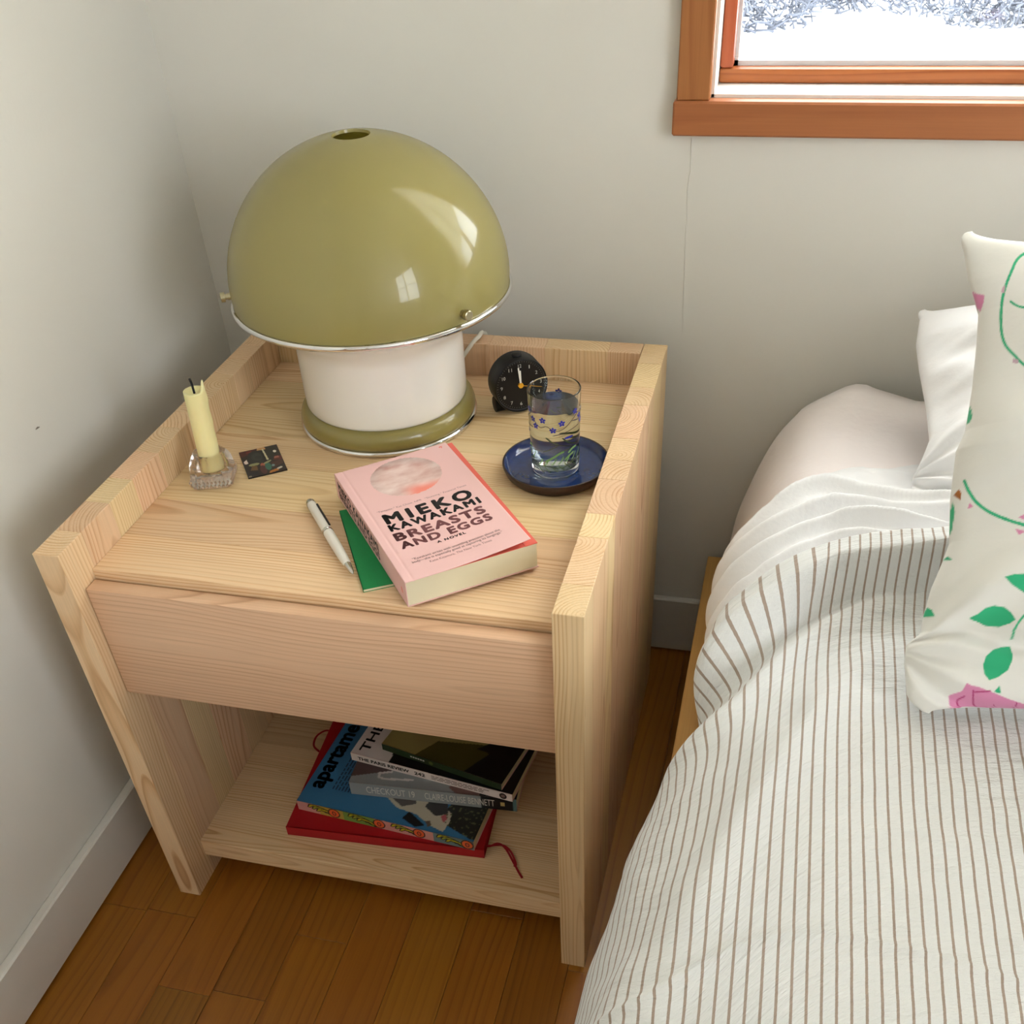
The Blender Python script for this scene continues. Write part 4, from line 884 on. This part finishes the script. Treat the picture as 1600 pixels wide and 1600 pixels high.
# hem turned back along the head edge
# rumpled white top sheet between the duvet and the fitted sheet
def sh(s, t):
    xo = interp(t, [-.2, .05, .2, .33], [.630, .630, .629, .626]); zt = .474; r = interp(t, [-.1, .33], [.065, .075]); x, z, nx, nz = section(xo, zt, r, s)
    yy = sinterp(x, [.56, .60, .65, .72, .80, .95, 2.2], [.02, .02, .05, .14, .17, .19, .19], .025)+t
    g = 0
    for c, a, wd, sl in ((.030, .030, .012, 0), (.062, .030, .010, 0), (.092, .030, .011, 0), (.128, .028, .010, 0), (.160, .026, .010, 0)):
        cc = c*sinterp(x, [.55, .63, .70, .82, .9, 2.2], [1.28, 1.28, 1.12, .72, .6, .6], .04)+.014*NZ(x*8, c*50, 2); g += a*math.exp(-(abs(t-cc)/(wd*interp(x, [.63, .82], [1.15, .75])))**1.6)*(.8+.7*NZ(x*7, c*40, 6))
    fade = sstep(-.08, .06, s)*.75+.25; w = .0045*NZ(x*12, yy*14, 3)+.0026*NZ(x*30+yy*14, yy*60, 5)+.0012*NZ(x*60+yy*40, yy*120, 6)
    low = sstep(.195, .222, t)
    dsp = g*fade+w*(1-low*.6)-.0085*low
    return (x+nx*dsp, yy, z+nz*dsp)
tag(draped('bed_sheet', linen_m, list(np.linspace(-.20, 0, 24))[:-1]+list(np.linspace(0, .36, 90))+list(np.linspace(.37, 1.30, 40)), np.linspace(-.10, .222, 260), sh), 'rumpled white top sheet bunched between duvet and pillows', 'bed sheet')

# ------------------------------------------------------------------ pillows
def pillow(name, BLc, TLc, w, T, left_px, m, lab, colf=None, T2=None, n=(190, 200), top_px=None, tiltx=0., dense=.45, wr=1.0, rise=0., crease=0.):
    A = np.array(BLc, float); V = np.array(TLc, float)-A; Hh = np.linalg.norm(V); V = V/Hh; U = np.array((1, tiltx, rise)); U /= np.linalg.norm(U); U = U-V*(U @ V); U /= np.linalg.norm(U); Nn = np.cross(U, V)
    lp = np.array([onplane(x, y, A, Nn)-A for x, y in left_px]); lv, lu = lp @ V/Hh, lp @ U; od = np.argsort(lv); lv, lu = lv[od], lu[od]
    nu, nv = n; root = tag(empty(name, tuple(A)), lab, 'pillow'); us = [dense*.5*i/(nu*.7) if i <= nu*.7 else dense*.5+(1-dense*.5)*(i-nu*.7)/(nu*.3) for i in range(nu+1)]
    def f(s, p=.5): return max(0., 1-abs(2*s-1)**2.6)**p
    def pos(u, v, side):
        u0 = np.interp(v, lv, lu); dv0 = min(v, 1-v)*Hh; rc = .011 if v < .5 else .009
        if dv0 < rc: u0 = u0+rc*(1-math.sqrt(1-((rc-dv0)/rc)**2))
        q = u*(w-u0)+u0
        t = T*f(u, .55)*f(v, .5)*(1 if side > 0 else .8)
        pinch_v = .016*f(u)*(1-2*v) * (abs(2*v-1)**4)
        wrk = wr*(.005*NZ(u*7+v*3, v*6, side)+.0028*NZ(u*18-v*9, v*12, side+2))*f(u, .4)*f(v, .4)
        # gathers radiating from the seam ears
        d0 = math.hypot(q-u0, (v-.12)*Hh); ga = wr*.004*math.sin(9*math.atan2(v-.12, (q-u0)/Hh+.02))*math.exp(-(d0/.09)**2)*f(u, .3)
        P = A+U*q+V*(v*Hh+pinch_v)+Nn*side*(t+wrk+ga-(crease*math.exp(-((v-(.165-.35*(q-u0)))/.022)**2)*sstep(.012, .05, q-u0) if side > 0 else 0)+.0012); return P-A
    vs = []; cols = []; fs = []
    for side in (1, -1):
        b = len(vs)
        for j in range(nv+1):
            for i in range(nu+1): vs.append(pos(us[i], j/nv, side))
        for j in range(nv):
            for i in range(nu):
                q = (b+j*(nu+1)+i, b+j*(nu+1)+i+1, b+(j+1)*(nu+1)+i+1, b+(j+1)*(nu+1)+i); fs.append(q if side > 0 else q[::-1])
    k = (nu+1)*(nv+1)
    rim = [j*(nu+1) for j in range(nv, 0, -1)]+[i for i in range(nu)]+[j*(nu+1)+nu for j in range(nv)]+[nv*(nu+1)+i for i in range(nu, 0, -1)]
    for a, b in zip(rim, rim[1:]+rim[:1]): fs.append((b, a, a+k, b+k))
    me = mesh(vs, fs)
    if colf:
        C = np.tile(np.array(lin((224, 222, 215))), (len(vs), 1)); Pp = topix(np.array(vs[:k])+A); C[:k] = sum(colf(Pp+np.array(j)) for j in ((.55, .2), (-.2, .55), (-.55, -.2), (.2, -.55), (0, 0)))/5; color_attr(me, C)
    link('pillowcase', me, m, root, smooth=True); return root
white_px = [(1430, 483), (1437, 500), (1431, 540), (1436, 580), (1447, 640), (1452, 690), (1440, 720), (1425, 750), (1424, 770), (1438, 792)]
pillow('pillow', (.7985, .285, .478), tuple(ony(1432, 486, .515)), .62, .055, white_px, linen_m, 'plain white linen pillow leaning on the wall behind a floral one', wr=2.0, n=(160, 170), rise=.25)
flo = painted('floral_cotton', .85, spec=.2, sheen=.2, bump=(200, .25, .001))
G, PK, LN, BR_ = (52, 172, 122), (212, 136, 172), (168, 40, 100), (158, 96, 44)
def floral(P):
    C = np.tile(np.array(lin((224, 222, 215))), (len(P), 1))
    def f(p, c): C[inpoly(P, p)] = lin(c)
    def l(p, w, c): C[nearline(P, [tuple(q[:2]) for q in spline([(a, b, 0) for a, b in p], 6)], w)] = lin(c)
    f([(1570, 901), (1585, 897), (1610, 896), (1630, 905), (1640, 920), (1625, 932), (1600, 926), (1582, 914)], G)
    f([(1513, 966), (1527, 960), (1540, 950), (1554, 946), (1570, 949), (1580, 957), (1587, 968), (1578, 974), (1560, 980), (1540, 978), (1527, 972)], G)
    f([(1578, 1010), (1582, 1022), (1582, 1031), (1575, 1047), (1560, 1058), (1546, 1063), (1538, 1053), (1536, 1038), (1541, 1025), (1552, 1015), (1565, 1011)], G)
    l([(1581, 998), (1586, 982), (1600, 962), (1625, 940)], 1.8, G)
    f([(1448, 949), (1456, 953), (1461, 963), (1440, 965)], G); f([(1481, 869), (1488, 875), (1472, 876)], G); f([(1562, 1071), (1564, 1084), (1553, 1081)], G)
    l([(1507, 752), (1514, 768), (1528, 787), (1554, 804), (1600, 820), (1660, 830)], 2.6, G)
    l([(1640, 380), (1596, 399), (1580, 425), (1567, 463), (1564, 508), (1570, 537), (1586, 556), (1602, 571), (1650, 600)], 2.2, G)
    l([(1579, 471), (1588, 477), (1602, 480), (1640, 476)], 1.8, G)
    f([(1489, 784), (1492, 800), (1487, 830), (1483, 838), (1484, 800)], G); f([(1513, 634), (1518, 640), (1519, 652), (1515, 661), (1500, 667), (1500, 640)], G)
    f([(1514, 454), (1526, 459), (1538, 461), (1537, 472), (1532, 487), (1520, 478), (1505, 460)], PK); f([(1498, 764), (1502, 770), (1501, 782), (1490, 774)], BR_)
    f([(1515, 785), (1521, 792), (1512, 795)], PK); f([(1591, 808), (1602, 803), (1612, 806), (1602, 813)], PK); f([(1586, 826), (1604, 830), (1592, 836)], PK); f([(1567, 448), (1571, 446), (1569, 458), (1564, 456)], (200, 160, 176)); f([(1583, 560), (1592, 562), (1591, 568), (1582, 567)], (190, 160, 172))
    f([(1482, 1087), (1490, 1084), (1503, 1080), (1511, 1067), (1518, 1071), (1528, 1073), (1549, 1081), (1575, 1092), (1600, 1100), (1650, 1100), (1680, 1120), (1650, 1140), (1600, 1131), (1554, 1128), (1510, 1126), (1496, 1121), (1488, 1112), (1483, 1100)], PK)
    z = lambda x, y: (1360+x/3.808, 740+y/3.808)
    for p in ([(560, 1325), (515, 1355), (540, 1420)], [(612, 1290), (612, 1368), (622, 1382)], [(620, 1300), (660, 1298), (712, 1293)], [(735, 1378), (733, 1430), (742, 1472)], [(872, 1365), (850, 1410), (812, 1420), (808, 1475)]): l([z(*q) for q in p], 1.1, LN)
    # the print goes on over the rest of the case
    for i, (x, y) in enumerate(((1760, 520), (1900, 700), (2040, 560), (1790, 900), (1990, 980), (1700, 680))):
        f(ell(x, y, 34, 16, .6+i), G); f(ell(x+60, y+40, 30, 15, 2+i), G)
    for x, y in ((1720, 420), (1880, 850), (2060, 780)): f(ell(x, y, 55, 48, .4, 9), PK)
    return C
flo_px = [(1499, 366), (1507, 395), (1514, 440), (1529, 490), (1526, 540), (1519, 610), (1508, 675), (1494, 705), (1485, 780), (1483, 850), (1472, 880), (1455, 920), (1443, 962), (1438, 990), (1416, 1008), (1413, 1035), (1417, 1085), (1428, 1106)]
pillow('pillow', tuple(ony(1424, 1112, -.040)), tuple(ony(1499, 362, .235)), .60, .062, flo_px, flo, 'cream pillow printed with green leaves and pink flowers', colf=floral, n=(330, 420), dense=.55, wr=1.7, crease=.013)
